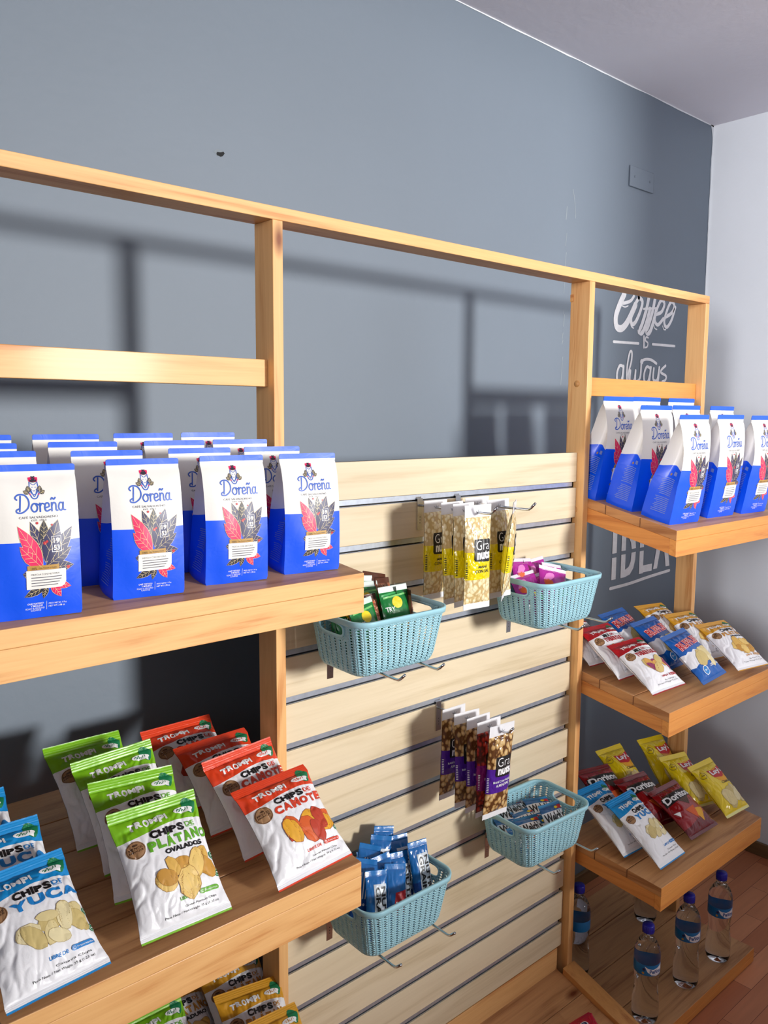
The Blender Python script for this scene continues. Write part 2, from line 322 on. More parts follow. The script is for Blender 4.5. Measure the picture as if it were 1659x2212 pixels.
# wall lettering
W_ = M('wall_vinyl_white', (238, 238, 240), .5)
ST = {'C':[(1.751,.053),(1.723,.013),(1.702,-.03),(1.708,-.064),(1.736,-.071),(1.766,-.055),(1.795,-.023),(1.827,.022)],'C2':[(1.815,.053),(1.795,.034),(1.76,.023),(1.74,.02)],'C3':[(1.738,.011),(1.758,.008),(1.778,.014)],
'o':[(1.848,.05),(1.821,.018),(1.801,-.026),(1.808,-.049),(1.832,-.039),(1.861,.002),(1.873,.038),(1.848,.05)],'o2':[(1.797,-.045),(1.805,-.058),(1.82,-.063)],
'f1':[(1.916,.056),(1.901,.009),(1.879,-.039),(1.862,-.071),(1.882,-.074),(1.908,-.033),(1.927,.016)],'f2':[(1.959,.055),(1.946,.009),(1.924,-.04),(1.909,-.07),(1.931,-.071),(1.953,-.033),(1.972,.016)],
'fb':[(1.883,.012),(1.93,.018),(1.979,.023)],'f3':[(1.85,-.068),(1.854,-.079),(1.87,-.082)],'e1':[(1.973,0),(2.011,.013),(2.029,.045),(2.005,.055),(1.979,.024),(1.964,-.021),(1.988,-.038),(2.025,-.012)],'e1b':[(1.957,-.037),(1.966,-.052),(1.982,-.056)],
'e2':[(2.043,-.004),(2.085,.015),(2.103,.043),(2.08,.057),(2.053,.027),(2.033,-.023),(2.054,-.042),(2.087,-.011),(2.111,.038)],'e2b':[(2.023,-.04),(2.032,-.052),(2.047,-.052)],
'bar1':[(1.693,-.12),(1.858,-.116)],'bar2':[(1.955,-.113),(2.119,-.11)],'I':[(1.893,-.088),(1.896,-.128)],'Sx':[(1.923,-.091),(1.909,-.089),(1.904,-.102),(1.922,-.11),(1.919,-.124),(1.906,-.128)],
'a1':[(1.761,-.205),(1.738,-.203),(1.723,-.229),(1.727,-.259),(1.749,-.259),(1.76,-.235)],'a1b':[(1.763,-.204),(1.758,-.262)],'l':[(1.788,-.257),(1.788,-.199),(1.801,-.152),(1.815,-.151),(1.814,-.183),(1.799,-.222),(1.794,-.253)],
'w':[(1.81,-.218),(1.809,-.257),(1.837,-.252),(1.845,-.216)],'w2':[(1.845,-.216),(1.847,-.255),(1.877,-.242),(1.882,-.187)],'a2':[(1.947,-.204),(1.921,-.199),(1.905,-.226),(1.909,-.253),(1.933,-.253),(1.946,-.224)],'a2b':[(1.95,-.2),(1.943,-.256)],
'y1':[(1.972,-.203),(1.97,-.243),(1.998,-.246),(2.01,-.205)],'y2':[(2.011,-.197),(2.006,-.25),(1.98,-.307),(1.954,-.324),(1.935,-.317),(1.945,-.308)],'s':[(2.057,-.189),(2.029,-.205),(2.026,-.217),(2.063,-.228),(2.06,-.244),(2.037,-.251)],
'sw':[(1.878,-.183),(1.908,-.172),(1.95,-.172),(1.989,-.184)]}
WD = dict(C=.021, C2=.010, C3=.004, o=.013, o2=.004, f1=.015, f2=.015, fb=.007, f3=.004, e1=.0115, e1b=.004, e2=.0115, e2b=.004, bar1=.0095, bar2=.0095, I=.010, Sx=.0055, a1=.009, a1b=.010, l=.008, w=.009, w2=.009, a2=.009, a2b=.010, y1=.009, y2=.009, s=.0085, sw=.009)
a = Art(); a.lv = 2
for i, (k, P) in enumerate(ST.items()): a.lv = 2 + .1 * i; a.rib(W_, P, WD[k] * (1.0 if k in ('bar1', 'bar2', 'I') else 1.22))
a.lv = 6
a.ell(W_, 1.884, -.182, .011, .01)
a.poly(W_, [(1.775, -.35), (2.12, -.35), (2.06, -.74), (1.84, -.74)])
def cut(P): # stencil letters with the slanting gap through the middle
    a.poly(W_, P)
g = lambda x: -.905 + .04 * (x - 1.73)
for x0, x1 in ((1.7355, 1.765),):
    a.rect(W_, x0, x1, -.997, g(x0) - .008); a.rect(W_, x0, x1, g(x0) + .008, -.815)
for sgn in (0, 1):
    lo, hi = (-.997, g(1.85) - .007) if sgn == 0 else (g(1.85) + .007, -.815)
    a.rect(W_, 1.797, 1.827, lo, hi); a.rect(W_, 1.926, 1.955, lo, hi)
a.poly(W_, [(1.827, -.997), (1.862, -.99), (1.885, -.968), (1.896, -.935), (1.898, g(1.9) - .007), (1.868, g(1.87) - .007), (1.864, -.94), (1.85, -.96), (1.827, -.968)])
a.poly(W_, [(1.898, g(1.9) + .007), (1.893, -.86), (1.875, -.83), (1.845, -.815), (1.827, -.815), (1.827, -.844), (1.848, -.848), (1.862, -.868), (1.868, g(1.87) + .007)])
a.rect(W_, 1.955, 2.02, -.994, -.966); a.rect(W_, 1.955, 2.005, -.844, -.815)
a.poly(W_, [(2.03, -.99), (2.06, -.99), (2.083, g(2.08) - .007), (2.052, g(2.05) - .007)]); a.poly(W_, [(2.126, -.99), (2.156, -.99), (2.134, g(2.13) - .007), (2.104, g(2.1) - .007)])
a.poly(W_, [(2.055, g(2.05) + .007), (2.131, g(2.13) + .007), (2.108, -.815), (2.078, -.815)])
a.rib(W_, [(1.73, -1.0285), (1.86, -1.026), (2.0, -1.017), (2.157, -1.01)], .012)
b = MB(); a.onto(b, lambda x, z, o: (x, YW - .0006 - o, z), L=.3)
tag(b.build('wall_lettering'), 'white brush lettering and IDEA on the dark wall behind the right shelves', 'wall lettering')
# ---------------------------------------------------------------- wooden display stand
XO0, XO1, PW, PD = -.664, 1.667, .0234, .0623
stand = empty('display_stand', (.5, .03, ZF)); tag(stand, 'tall honey-coloured pine display stand with open frame, stacked side shelves and low base decks', 'display stand')
O = (.5, .03, ZF)
def sp_(name, fn, bevel=.0012, parent=None):
    b = MB(); fn(b); return b.build(name, parent or stand, O, bevel)
sp_('top_rail', lambda b: b.box(XO0, XO1, 0, PD, -.0245, 0, WX))
for x0 in (XO0, -PW, 1.0046, 1.644):
    po = sp_('post', lambda b: b.box(x0, x0 + PW, 0, PD, ZF, -.0247, WZ))
    if x0 == 1.0046:
        for y, z in ((.033, -.299), (.027, -.648)):
            b = MB(); b.tube([(x0, y, z), (x0 - .0012, y, z)], .009, WY, 20); b.build('screw_cover', po, O)
        b = MB(); b.box(x0 - .004, x0, .053, .0615, -.075, -.055, WY); b.build('packing_chip', po, O, .001)
sp_('crossbar', lambda b: b.box(-.6395, -.0238, .02, .04, -.336, -.2845, WX))
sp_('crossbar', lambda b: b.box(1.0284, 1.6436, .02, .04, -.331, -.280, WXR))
def shelf(x0, x1, yf, zf, sl, yb, th, n, dt=.026, name='shelf'):
    """boards laid side by side on two side rails and a front rail"""
    s = empty(name, (0, 0, 0)); s.parent = stand
    s.location = Vector(((x0 + x1) / 2, yf, zf)) - Vector(O); o2 = ((x0 + x1) / 2, yf, zf)
    b = MB(); w = (yb - yf) / n
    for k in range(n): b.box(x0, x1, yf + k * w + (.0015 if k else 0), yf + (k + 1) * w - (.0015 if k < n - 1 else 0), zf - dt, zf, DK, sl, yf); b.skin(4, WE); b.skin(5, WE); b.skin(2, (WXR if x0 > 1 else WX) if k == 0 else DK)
    b.build('deck', s, o2, .0012)
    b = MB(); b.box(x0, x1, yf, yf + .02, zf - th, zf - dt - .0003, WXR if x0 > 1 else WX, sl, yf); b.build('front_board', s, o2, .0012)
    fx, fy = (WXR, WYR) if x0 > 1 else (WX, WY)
    for xa in (x0 + .0005, x1 - .0205):
        b = MB(); b.box(xa, xa + .02, yf + .0203, yb - .01, zf - th + .002, zf - dt - .0003, fy, sl, yf); b.build('side_board', s, o2, .0012)
    return s
shelf(-.639, -.0238, -.2699, -.66, .12, .235, .070, 4)
shelf(-.639, -.021, -.262, -1.192, .10, .273, .085, 5)
shelf(-.639, -.0238, -.262, -1.72, .08, .25, .08, 5)
shelf(1.0285, 1.6436, -.2716, -.6796, .23, .05, .069, 3)
shelf(1.0300, 1.6436, -.2739, -1.1647, .178, .05, .067, 3)
shelf(1.0390, 1.6500, -.2700, -1.6602, .085, .05, .068, 3)
shelf(1.0395, 1.655, -.27, -2.11, 0, .255, .046, 4, name='base_deck')
b = MB(); w = .11
for k in range(5): b.box(.0005, .982, -.40 + k * .11 + .0008, -.40 + (k + 1) * .11 - .0008 - (.03 if k == 4 else 0), -2.149 - .022, -2.149, DK, .3, -.40)
b.build('sloping_base_deck', stand, O, .001)
sp_('base_back_board', lambda b: b.box(.0005, .9820, .021, .042, -2.03, -1.9565, WX))
sp_('base_divider', lambda b: b.box(.9825, 1.038, -.45, .0, -2.045, -2.010, WY, .33, 0))
# ---------------------------------------------------------------- slatwall panel
GZ = lambda n: -.5863 - .1 * (n - 1)
slat = empty('slatwall_panel', Vector((.502, .03, -1.955)) - Vector(O)); slat.parent = stand; slat['label'] = 'pale wood-grain slatwall panel with metal-lined grooves'
SO = (.502, .03, -1.955); X0, X1 = .0012, 1.0032
for n in range(15):
    zt = -.4885 if n == 0 else GZ(n); zb = (GZ(n + 1) + .0165) if n < 14 else -1.9550
    b = MB(); b.box(X0, X1, .0226, .034, zb, zt, SLW); b.build('slat', slat, SO, .0012)
for n in range(1, 15):
    b = MB(); z = GZ(n)
    b.box(X0 + .001, X1 - .016, .0262, .0285, z + .0045, z + .0164, ALU); b.box(X0 + .001, X1 - .016, .0262, .034, z + .0157, z + .0164, ALU); b.box(X0 + .001, X1 - .016, .0262, .034, z + .0002, z + .0009, ALU)
    b.build('groove_channel', slat, SO)
DKB = M('dark_backing', (40, 38, 36), .8)
b = MB(); b.box(X0, X1, .0342, .041, -1.955, -.4885, DKB); b.build('backing_board', slat, SO)
# ---------------------------------------------------------------- hooks
def hook_proto():
    e = empty('slatwall_hook'); b = MB()
    b.box(-.0085, .0085, -.0022, -.0004, -.066, .006, CHR); b.box(-.0085, .0085, -.0022, .0035, .006, .0072, CHR); b.box(-.0085, .0085, .003, .0042, .0072, .0105, CHR)
    for z in (-.050, -.043, -.036): b.tube([(0, -.0022, z), (0, -.0025, z)], .0011, BLK, 8)
    b.build('mounting_plate', e, bevel=.0006)
    b = MB(); b.tube([(0, -.002, -.0095), (0, -.02, -.0095), (0, -.12, -.0098), (0, -.208, -.0095), (0, -.2165, -.0085), (0, -.2225, -.0045), (0, -.234, .0065)], .0029, CHR, 12); b.build('wire_arm', e)
    return e
HK = hook_proto()
G_ = 'single-wire slatwall hooks'
for x, n, dr, lab in ((.392, 1, 0, 'left chrome hook near the top of the slat panel holding four yellow nut packs'), (.520, 1, 0, 'right chrome hook near the slat panel top, bare end past the yellow packs'),
    (.463, 6, 0, 'chrome hook in the middle of the slat panel holding the purple nut packs'),
    (.130, 4, 2, 'left hook under the basket of green snack bars'), (.238, 4, 2, 'right hook under the basket of green snack bars'),
    (.722, 4, 2, 'left hook under the basket of magenta snack packs, tip in front of the post'), (.840, 4, 2, 'right hook under the basket of magenta snack packs, tip reaching past the post'),
    (.655, 10, 2, 'left hook under the basket of small fruit snack packs'), (.815, 10, 2, 'right hook under the fruit snack basket, crossing the post'),
    (.127, 10, 2, 'left hook under the basket of blue cereal bars'), (.284, 10, 2, 'right hook under the basket of blue cereal bars')):
    put(HK, (x, .0224, GZ(n)), (R(dr), 0, 0), lab, 'hook', G_)
# ---------------------------------------------------------------- baskets
def basket_mat():
    m, n, l, b = newmat('knit_plastic', .38, .5); b.inputs['Base Color'].default_value = lin((158, 208, 222))
    uv = n.new('ShaderNodeUVMap'); sx = n.new('ShaderNodeSeparateXYZ'); l.new(uv.outputs[0], sx.inputs[0])
    def mt(op, a, c=None):
        k = n.new('ShaderNodeMath'); k.operation = op
        for i, q in enumerate((a, c)):
            if q is None: continue
            if isinstance(q, (int, float)): k.inputs[i].default_value = q
            else: l.new(q, k.inputs[i])
        return k.outputs[0]
    fx = mt('ABSOLUTE', mt('SUBTRACT', mt('FRACT', mt('SUBTRACT', sx.outputs['X'], .16)), .5))      # 0 mid knit .. .5 at holes
    ph = mt('FRACT', mt('SUBTRACT', sx.outputs['Y'], mt('MULTIPLY', fx, 1.6)))
    hgt = mt('SINE', mt('MULTIPLY', ph, PI)); edge = mt('SUBTRACT', 1.0, mt('POWER', mt('MULTIPLY', fx, 2.0), 6.))
    mid = mt('MINIMUM', 1.0, mt('MULTIPLY', fx, 9.0)); hh = mt('MULTIPLY', mt('MULTIPLY', hgt, edge), mid)
    bp = n.new('ShaderNodeBump'); bp.inputs['Distance'].default_value = .0018; bp.inputs['Strength'].default_value = .8; l.new(hh, bp.inputs['Height']); l.new(bp.outputs[0], b.inputs['Normal'])
    return m
KN = basket_mat(); RIMM = M('basket_plastic', (158, 208, 222), .4, amt=.02)
BH = .118
def bpt(t, s, off=0.):
    """perimeter parameter t 0..1, height fraction s"""
    q = min(1, s / .22); fl = (1 - (1 - q) ** 2) ** .5
    hx = .094 + .014 * fl + .017 * s + off; hy = .060 + .014 * fl + .015 * s + off; r = .020 + .016 * fl + off
    Ls = [2 * (hy - r), PI * r / 2, 2 * (hx - r), PI * r / 2] * 2; tot = sum(Ls); d = (t % 1) * tot
    cs = [(hx, -(hy - r), 0, 1), None, (hx - r, hy, -1, 0), None, (-hx, hy - r, 0, -1), None, (-(hx - r), -hy, 1, 0), None]
    cc = {1: (hx - r, hy - r, 0), 3: (-(hx - r), hy - r, 90), 5: (-(hx - r), -(hy - r), 180), 7: (hx - r, -(hy - r), 270)}
    for i in range(8):
        if d <= Ls[i] or i == 7:
            if i % 2 == 0: x, y, dx, dy = cs[i]; return (x + dx * d, y + dy * d, s * BH)
            cx, cy, a = cc[i]; a = R(a) + d / r; return (cx + r * math.cos(a), cy + r * math.sin(a), s * BH)
        d -= Ls[i]
def basket_proto():
    e = empty('storage_basket'); NC, NR = 44, 16; b = MB(); us = [(c + f) / NC for c in range(NC) for f in (0, .32, .55, .77)]
    vs_ = [0.0, .03, .06]
    for r_ in range(NR): vs_ += [.09 + .80 * (r_ + .0) / NR, .09 + .80 * (r_ + .62) / NR]
    vs_ += [.89, .93, 1.0]
    def cent(i):  # distance of column from the middle of each short end
        t = (i + .5) / (4 * NC); p = bpt(t, .9); return p
    def keep(i, j):
        p = cent(i); s = (vs_[j] + vs_[j + 1]) / 2
        if abs(p[0]) > .11 and abs(p[1]) < .036 and .70 < s < .90: return False
        if abs(p[0]) > .11 and abs(p[1]) < .044 and .64 < s < .93: return True
        return not (i % 4 == 0 and 3 <= j < 3 + 2 * NR and (j - 3) % 2 == 0)
    us2 = us
    b.grid(lambda u, v: bpt(u, v), us2, vs_, KN, wrap=True, uvfn=lambda u, v: (u * NC, v * BH / .0059), keep=keep)
    b.grid(lambda u, v: tuple([bpt(u, 0)[0] * v, bpt(u, 0)[1] * v, 0]), us[::2], [0.02, .5, 1.], KN, wrap=True, flip=False, uvfn=lambda u, v: (u * NC, v * 15))
    b.build('basket_wall', e, solid=.0015)
    b = MB(); n = 150; V = []
    prof = [(-.0005, -.011), (.0028, -.010), (.0036, -.001), (.003, .001), (-.002, .001), (-.003, -.001), (-.0026, -.010)]
    for k in range(n):
        for (o, dz) in prof: p = bpt(k / n, 1.0, o); V.append((p[0], p[1], p[2] + dz))
    m_ = len(prof); b.add(V, [(k * m_ + i, ((k + 1) % n) * m_ + i, ((k + 1) % n) * m_ + (i + 1) % m_, k * m_ + (i + 1) % m_) for k in range(n) for i in range(m_)], RIMM)
    b.build('rim', e)
    for sg in (0, 1):
        b = MB(); P = []; c0 = .0
        for k in range(33):
            a = 2 * PI * k / 32; yy = .0385 * math.copysign(abs(math.cos(a)) ** .55, math.cos(a)); ss = .80 + .118 * math.copysign(abs(math.sin(a)) ** .7, math.sin(a))
            hx = .094 + .014 + .017 * ss; P.append(((hx + .0006) * (1 if sg else -1), yy, ss * BH))
        b.tube(P, .0026, RIMM, 8, cap=False); b.build('handle', e)
    return e
BK = basket_proto(); BG = 'pale blue knit-pattern plastic baskets'
BZ = {1: GZ(4) - .0115, 2: GZ(10) - .0115}; BY = -.083
BCX = [.170, .735, .712, .200]
put(BK, (BCX[0], BY, BZ[1]), (R(2), 0, 0), 'blue knit-pattern plastic basket full of green-wrapped bars beside the upper left shelf', 'basket', BG)
put(BK, (BCX[1], BY, BZ[1]), (R(2), 0, 0), 'blue knit-pattern plastic basket of magenta snack packs in front of the right middle post', 'basket', BG)
put(BK, (BCX[2], BY, BZ[2]), (R(2), 0, R(-2)), 'blue knit-pattern plastic basket of small fruit snack packs below the purple nut packs', 'basket', BG)
put(BK, (BCX[3], BY, BZ[2]), (R(2), 0, R(0)), 'blue knit-pattern plastic basket of upright blue cereal bars, lower left on the slat panel', 'basket', BG)
# ---------------------------------------------------------------- film packs
def zone(name, base, rules, rough=.36, spec=.5, coat=.0, basefn=None, wrinkle=.0):
    """colour bands printed on a pack: rules (lo/hi, a, b, c, d, colour) compare V with a + b*sin(c*U+d); 'z' in the first field makes the edge a zigzag"""
    m, n, l, b = newmat(name, rough, spec, 0, coat); uv = n.new('ShaderNodeUVMap'); sx = n.new('ShaderNodeSeparateXYZ'); l.new(uv.outputs[0], sx.inputs[0]); U, V = sx.outputs['X'], sx.outputs['Y']
    def mt(op, a, c=None):
        k = n.new('ShaderNodeMath'); k.operation = op
        for i, q in enumerate((a, c)):
            if q is None: continue
            if isinstance(q, (int, float)): k.inputs[i].default_value = q
            else: l.new(q, k.inputs[i])
        return k.outputs[0]
    tc = n.new('ShaderNodeTexCoord')
    if basefn: col = basefn(n, l, b, tc, mt)
    else:
        r_ = n.new('ShaderNodeRGB'); r_.outputs[0].default_value = lin(base); col = r_.outputs[0]
    for kind, a, bb_, c, d, color in rules:
        if 'z' in kind: w = mt('ADD', mt('MULTIPLY', mt('PINGPONG', mt('MULTIPLY', U, c), 1.), bb_), a); 
        else: w = mt('ADD', mt('MULTIPLY', mt('SINE', mt('ADD', mt('MULTIPLY', U, c), d)), bb_), a)
        st = mt('GREATER_THAN' if 'lo' in kind else 'LESS_THAN', V, w)
        if 'band' in kind: st = mt('MULTIPLY', mt('GREATER_THAN', V, a), mt('LESS_THAN', V, bb_))
        mx = n.new('ShaderNodeMix'); mx.data_type = 'RGBA'; l.new(st, mx.inputs[0]); l.new(col, mx.inputs[6]); mx.inputs[7].default_value = lin(color); col = mx.outputs[2]
    l.new(col, b.inputs['Base Color'])
    if wrinkle:
        ns = n.new('ShaderNodeTexNoise'); ns.inputs['Scale'].default_value = 38; ns.inputs['Detail'].default_value = 3; ns.inputs['Distortion'].default_value = 1.2; l.new(tc.outputs['Object'], ns.inputs['Vector'])
        bp = n.new('ShaderNodeBump'); bp.inputs['Distance'].default_value = wrinkle; bp.inputs['Strength'].default_value = .8; l.new(ns.outputs['Fac'], bp.inputs['Height']); l.new(bp.outputs[0], b.inputs['Normal'])
    return m
def pillow(w, h, t, seed=0, vt=.085, vb=.05, wr=1., fold=0., pinch=.08, drop=.0):
    sd = seed * 7.31
    def hw(v):
        vv = clamp((v - vb) / (1 - vb - vt)); return w / 2 * (1 - pinch * math.sin(PI * vv) ** .7 + .012 * noise.noise(Vector((sd, v * 9, 1))))
    def T(u, v, sgn):
        vv = (v - vb) / (1 - vb - vt)
        if vv <= 0 or vv >= 1: return .0005
        q = max(0., 1 - abs(u) ** 2.6); pr = math.sin(PI * vv) ** .58; ac = q ** .62
        n1 = noise.noise(Vector((u * 1.7 + sd, v * 3.2, sgn * 3 + sd))); r1 = 1 - abs(noise.noise(Vector((u * 2.6 - v * 1.5 + sd, v * 4.4 + u, 5 + sgn + sd)))) * 2
        r2 = 1 - abs(noise.noise(Vector((u * 5.5 + sd, v * 7 - u * 2, 9 + sgn + sd)))) * 2
        pl = math.cos(u * 15 + 3 * noise.noise(Vector((u * 2, sd, 2)))) * (math.exp(-vv * 9) + math.exp(-(1 - vv) * 9)) * min(1, min(vv, 1 - vv) * 22)
        wf = .22 + .9 * max(abs(u), abs(2 * vv - 1)) ** 2.2
        return .0006 + t / 2 * pr * ac + wr * wf * min(1, min(vv, 1 - vv) * 9) * (q ** .5) * (.0030 * n1 - .0042 * max(0, r1 - .62) * (.35 + abs(u)) * 2.2 - .0022 * max(0, r2 - .6) * 1.6) + wr * .0011 * pl * ac
    def S(u, v, sgn=1):
        x = u * hw(v); y = -sgn * T(u, v, sgn); z = v * h
        if v > 1 - vt: k = (v - (1 - vt)) * h; y += math.sin(fold) * k + .0005 * math.sin((v * h) * 2600) ; z = (1 - vt) * h + math.cos(fold) * k
        if v < vb: y += .0004 * math.sin(v * h * 2600) + drop * (vb - v) * h
        y += .0018 * noise.noise(Vector((u * 1.3, v * 1.4, sd + 3))) * (1 if (v > 1 - vt or v < vb) else .6)
        return (x, y, z)
    S.hw = hw; S.h = h; S.w = w; S.vt = vt; S.vb = vb; return S
def onto_pillow(S, hoff=0.):
    def fn(x, z, e):
        v = clamp(z / S.h, 0.001, .999); u = clamp(x / S.hw(v), -.995, .995); p = Vector(S(u, v)); d = .004
        a = Vector(S(min(.999, u + d / S.w * 2), v)) - p; c = Vector(S(u, min(.9995, v + d / S.h))) - p; n_ = a.cross(c)
        n_ = n_.normalized() if n_.length > 1e-12 else Vector((0, -1, 0))
        if n_.y > 0: n_ = -n_
        return tuple(p + n_ * e)
    return fn
def pack(name, S, mat, art=None, seal_mat=None, nu=76, nv=104, L=.0021, zig=.0011, back=None, e0=.0003):
    e = empty(name); b = MB(); us = lsp(-1, 1, nu); vs_ = lsp(S.vb, 1 - S.vt, nv)
    uf = lambda u, v: (u, v)
    b.grid(lambda u, v: S(u, v, 1), us, vs_, mat, uvfn=uf); b.grid(lambda u, v: S(u, v, -1), us, vs_, back or mat, flip=True, uvfn=uf)
    if art: art.onto(b, onto_pillow(S), L, e0, .00019)
    b.build('pouch', e)
    for nm, v0, v1, k in (('top_seal', 1 - S.vt, 1, 1), ('bottom_seal', 0, S.vb, -1)):
        b = MB(); m_ = int(S.w / .0011) // 2 * 2; uu = lsp(-1, 1, max(24, m_)); n_ = 12; vv = lsp(v0, v1, n_)
        def f(u, v, s_):
            p = S(u, v, s_)
            if (k == 1 and v > 1 - 1e-6) or (k == -1 and v < 1e-6): i = round((u + 1) / 2 * (len(uu) - 1)); p = (p[0], p[1], p[2] + k * zig * (i % 2))
            return p
        b.grid(lambda u, v: f(u, v, 1), uu, vv, seal_mat or mat, uvfn=uf); b.grid(lambda u, v: f(u, v, -1), uu, vv, seal_mat or mat, flip=True, uvfn=uf); b.build(nm, e)
    return e
# print inks
def ink(n, c, r=.4): return M('ink_' + n, c, r, amt=.03)
K_ = ink('black', (24, 22, 24)); KW = ink('white', (245, 245, 246)); KG = ink('green', (104, 178, 46)); KO = ink('orange_red', (214, 62, 32)); KB = ink('blue', (32, 130, 205)); KY = ink('gold', (206, 146, 40)); KR = ink('red', (196, 30, 40))
KBR = ink('kraft_brown', (166, 126, 88)); KBD = ink('dark_brown', (84, 54, 34)); KDG = ink('deep_green', (22, 120, 74)); KNV = ink('navy', (40, 38, 86)); KDK = ink('charcoal_leaf', (44, 44, 58)); KPK = ink('pink', (228, 30, 96))
KGD = ink('gold_foil', (236, 216, 164), .3); KTN = ink('dark_gold', (190, 146, 70), .35); KBL = ink('script_blue', (44, 92, 190)); KCR = ink('cream_label', (240, 238, 232)); KYL = ink('yellow', (244, 214, 30)); KPU = ink('purple', (72, 32, 140)); KGR = ink('grey_text', (90, 90, 100))
def chips_pic(a, cx, cz, rx, rz, cols, edge, seed=0, n=9, r=.22):
    rn = random.Random(seed); lv = a.lv
    for i in range(n):
        t = 2 * PI * i / n * 1.9 + rn.random(); k = .25 + .62 * (i / n if i % 2 else .9); x, z = cx + rx * k * math.cos(t), cz + rz * k * math.sin(t)
        R1 = r * rx * (1.6 + .8 * rn.random()); R2 = R1 * (.42 + .35 * rn.random()); ro = rn.random() * PI; sd = rn.randrange(999)
        a.lv = lv + i * .55; a.ell(edge, x, z, R1 * 1.03, R2 * 1.05, ro, 16, .16, sd); a.lv += .25; a.ell(cols[i % len(cols)], x, z, R1, R2, ro, 16, .16, sd)
    a.lv = lv
CH = dict(plantain=([M('chip_a', (222, 176, 84), .5), M('chip_b', (200, 146, 56), .5), M('chip_c', (232, 196, 112), .5)], M('chip_edge_a', (166, 116, 48), .5)),
          sweet=([M('chip_d', (214, 92, 30), .5), M('chip_e', (230, 168, 40), .5), M('chip_f', (186, 56, 28), .5)], M('chip_edge_b', (150, 50, 22), .5)),
          yuca=([M('chip_g', (224, 206, 150), .5), M('chip_h', (208, 186, 122), .5), M('chip_i', (232, 218, 172), .5)], M('chip_edge_c', (180, 156, 98), .5)),
          mix=([M('chip_j', (222, 170, 90), .5), M('chip_k', (150, 62, 100), .5), M('chip_l', (214, 190, 120), .5)], M('chip_edge_d', (166, 104, 60), .5)))
def tromp(name, w, h, t, col, ci, l1, l1b, l2, l3, pic, en, pill, seed, fold=.35, small=True, L=.0021):
    """root-vegetable crisps: coloured header, white body, crooked lettering, a heap of crisps"""
    S = pillow(w, h, t, seed, fold=fold, wr=1.5); X = lambda f: (f - .5) * w; Z = lambda f: f * h
    mt = _mc.get('film_' + name) or zone('film_' + name, (244, 244, 248), [('lo', .765, .022, 2.6, .6, col), ('hi', .012, 0, 0, 0, col)], .33, .5, .15, wrinkle=.0016); _mc['film_' + name] = mt
    a = Art(); a.lv = 2; x = .17
    for i, c in enumerate('TROMPI'):
        cw = .072 if c != 'I' else .022; cw = .086 if c == 'M' else cw; a.txt(KW, c, X(x), X(x + cw), Z(.805 + (.012 if i % 2 else 0)), Z(.865 + (.006 if i % 3 else 0)), .055); x += cw + .006
    a.lv = 1; a.leaf(KDG, X(.80), Z(.865), X(.97), Z(.90), .03); a.lv = 2; a.ell(KW, X(.80), Z(.855), .118 * w, .028 * h); a.poly(KW, [(X(.84), Z(.836)), (X(.90), Z(.84)), (X(.89), Z(.812))]); a.lv = 3
    g = KDG if ci in (KG, KB) else ci
    a.rib(g, [(X(.72), Z(.852)), (X(.74), Z(.866)), (X(.76), Z(.852)), (X(.735), Z(.845)), (X(.76), Z(.858)), (X(.785), Z(.875)), (X(.78), Z(.845)), (X(.80), Z(.86)), (X(.81), Z(.846)), (X(.835), Z(.858)), (X(.84), Z(.872))], .0011); a.rib(g, [(X(.865), Z(.873)), (X(.86), Z(.854))], .0012)
    x = .35
    for i, c in enumerate(l1):
        if c == ' ': x += .03; continue
        cw = .025 if c == 'I' else .082; a.txt(K_, c, X(x), X(x + cw), Z(.690 + .004 * (i % 2)), Z(.750 + .006 * ((i + 1) % 2)), .06); x += cw + .007
    a.txt(ci, l1b, X(x + .01), X(x + .12), Z(.71), Z(.748), .02); a.rect(ci, X(x + .012), X(x + .115), Z(.702), Z(.705))
    n = len(l2); x = .29; cw = .68 / n
    for i, c in enumerate(l2): a.txt(ci, c, X(x + .004), X(x + cw - .007), Z(.594 + .006 * (i % 2)), Z(.674 + (.018 if c in 'ÁÉ' else 0) + .006 * ((i * 7) % 3)), .06); x += cw
    if l3: a.lv = 4; a.txt(K_, l3, X(.44), X(.86), Z(.54), Z(.58), .05); a.lv = 2
    a.lv = 1; a.ell(KBR, X(.175), Z(.655), .095 * w, .095 * w * .98, 0, 24); a.lv = 2.4; a.ring(KBD, X(.175), Z(.655), .085 * w, .0007); a.txt(KBD, 'MENOS', X(.105), X(.245), Z(.655), Z(.676), .02, .001); a.txt(KBD, 'EMPAQUE', X(.105), X(.245), Z(.632), Z(.649), .02, .001); a.ell(KBD, X(.175), Z(.692), .03 * w, .008 * h)
    a.lv = 2; cols, ed = CH[pic]; chips_pic(a, X(.60), Z(.372 if l3 else .405), .30 * w, .10 * h, cols, ed, seed + 3)
    a.lv = 2; a.txt(ci, 'LIBRE DE', X(.46), X(.65), Z(.185), Z(.209), .03); a.lv = 6.5; a.rect(ci, X(.70), X(.90), Z(.181), Z(.215)); a.ell(ci, X(.70), Z(.198), .017 * h, .017 * h); a.ell(ci, X(.90), Z(.198), .017 * h, .017 * h)
    a.lv = 7.5; a.ring(KW, X(.705), Z(.198), .0018, .0005, 12); a.txt(KW, pill, X(.735), X(.90), Z(.191), Z(.205), .0)
    if small: a.lv = 2; a.txt(K_, en, X(.50), X(.86), Z(.128), Z(.147), .0); a.txt(K_, 'Peso Neto / Net Weight 35 g (1.23 oz)', X(.27), X(.88), Z(.093), Z(.113), .0)
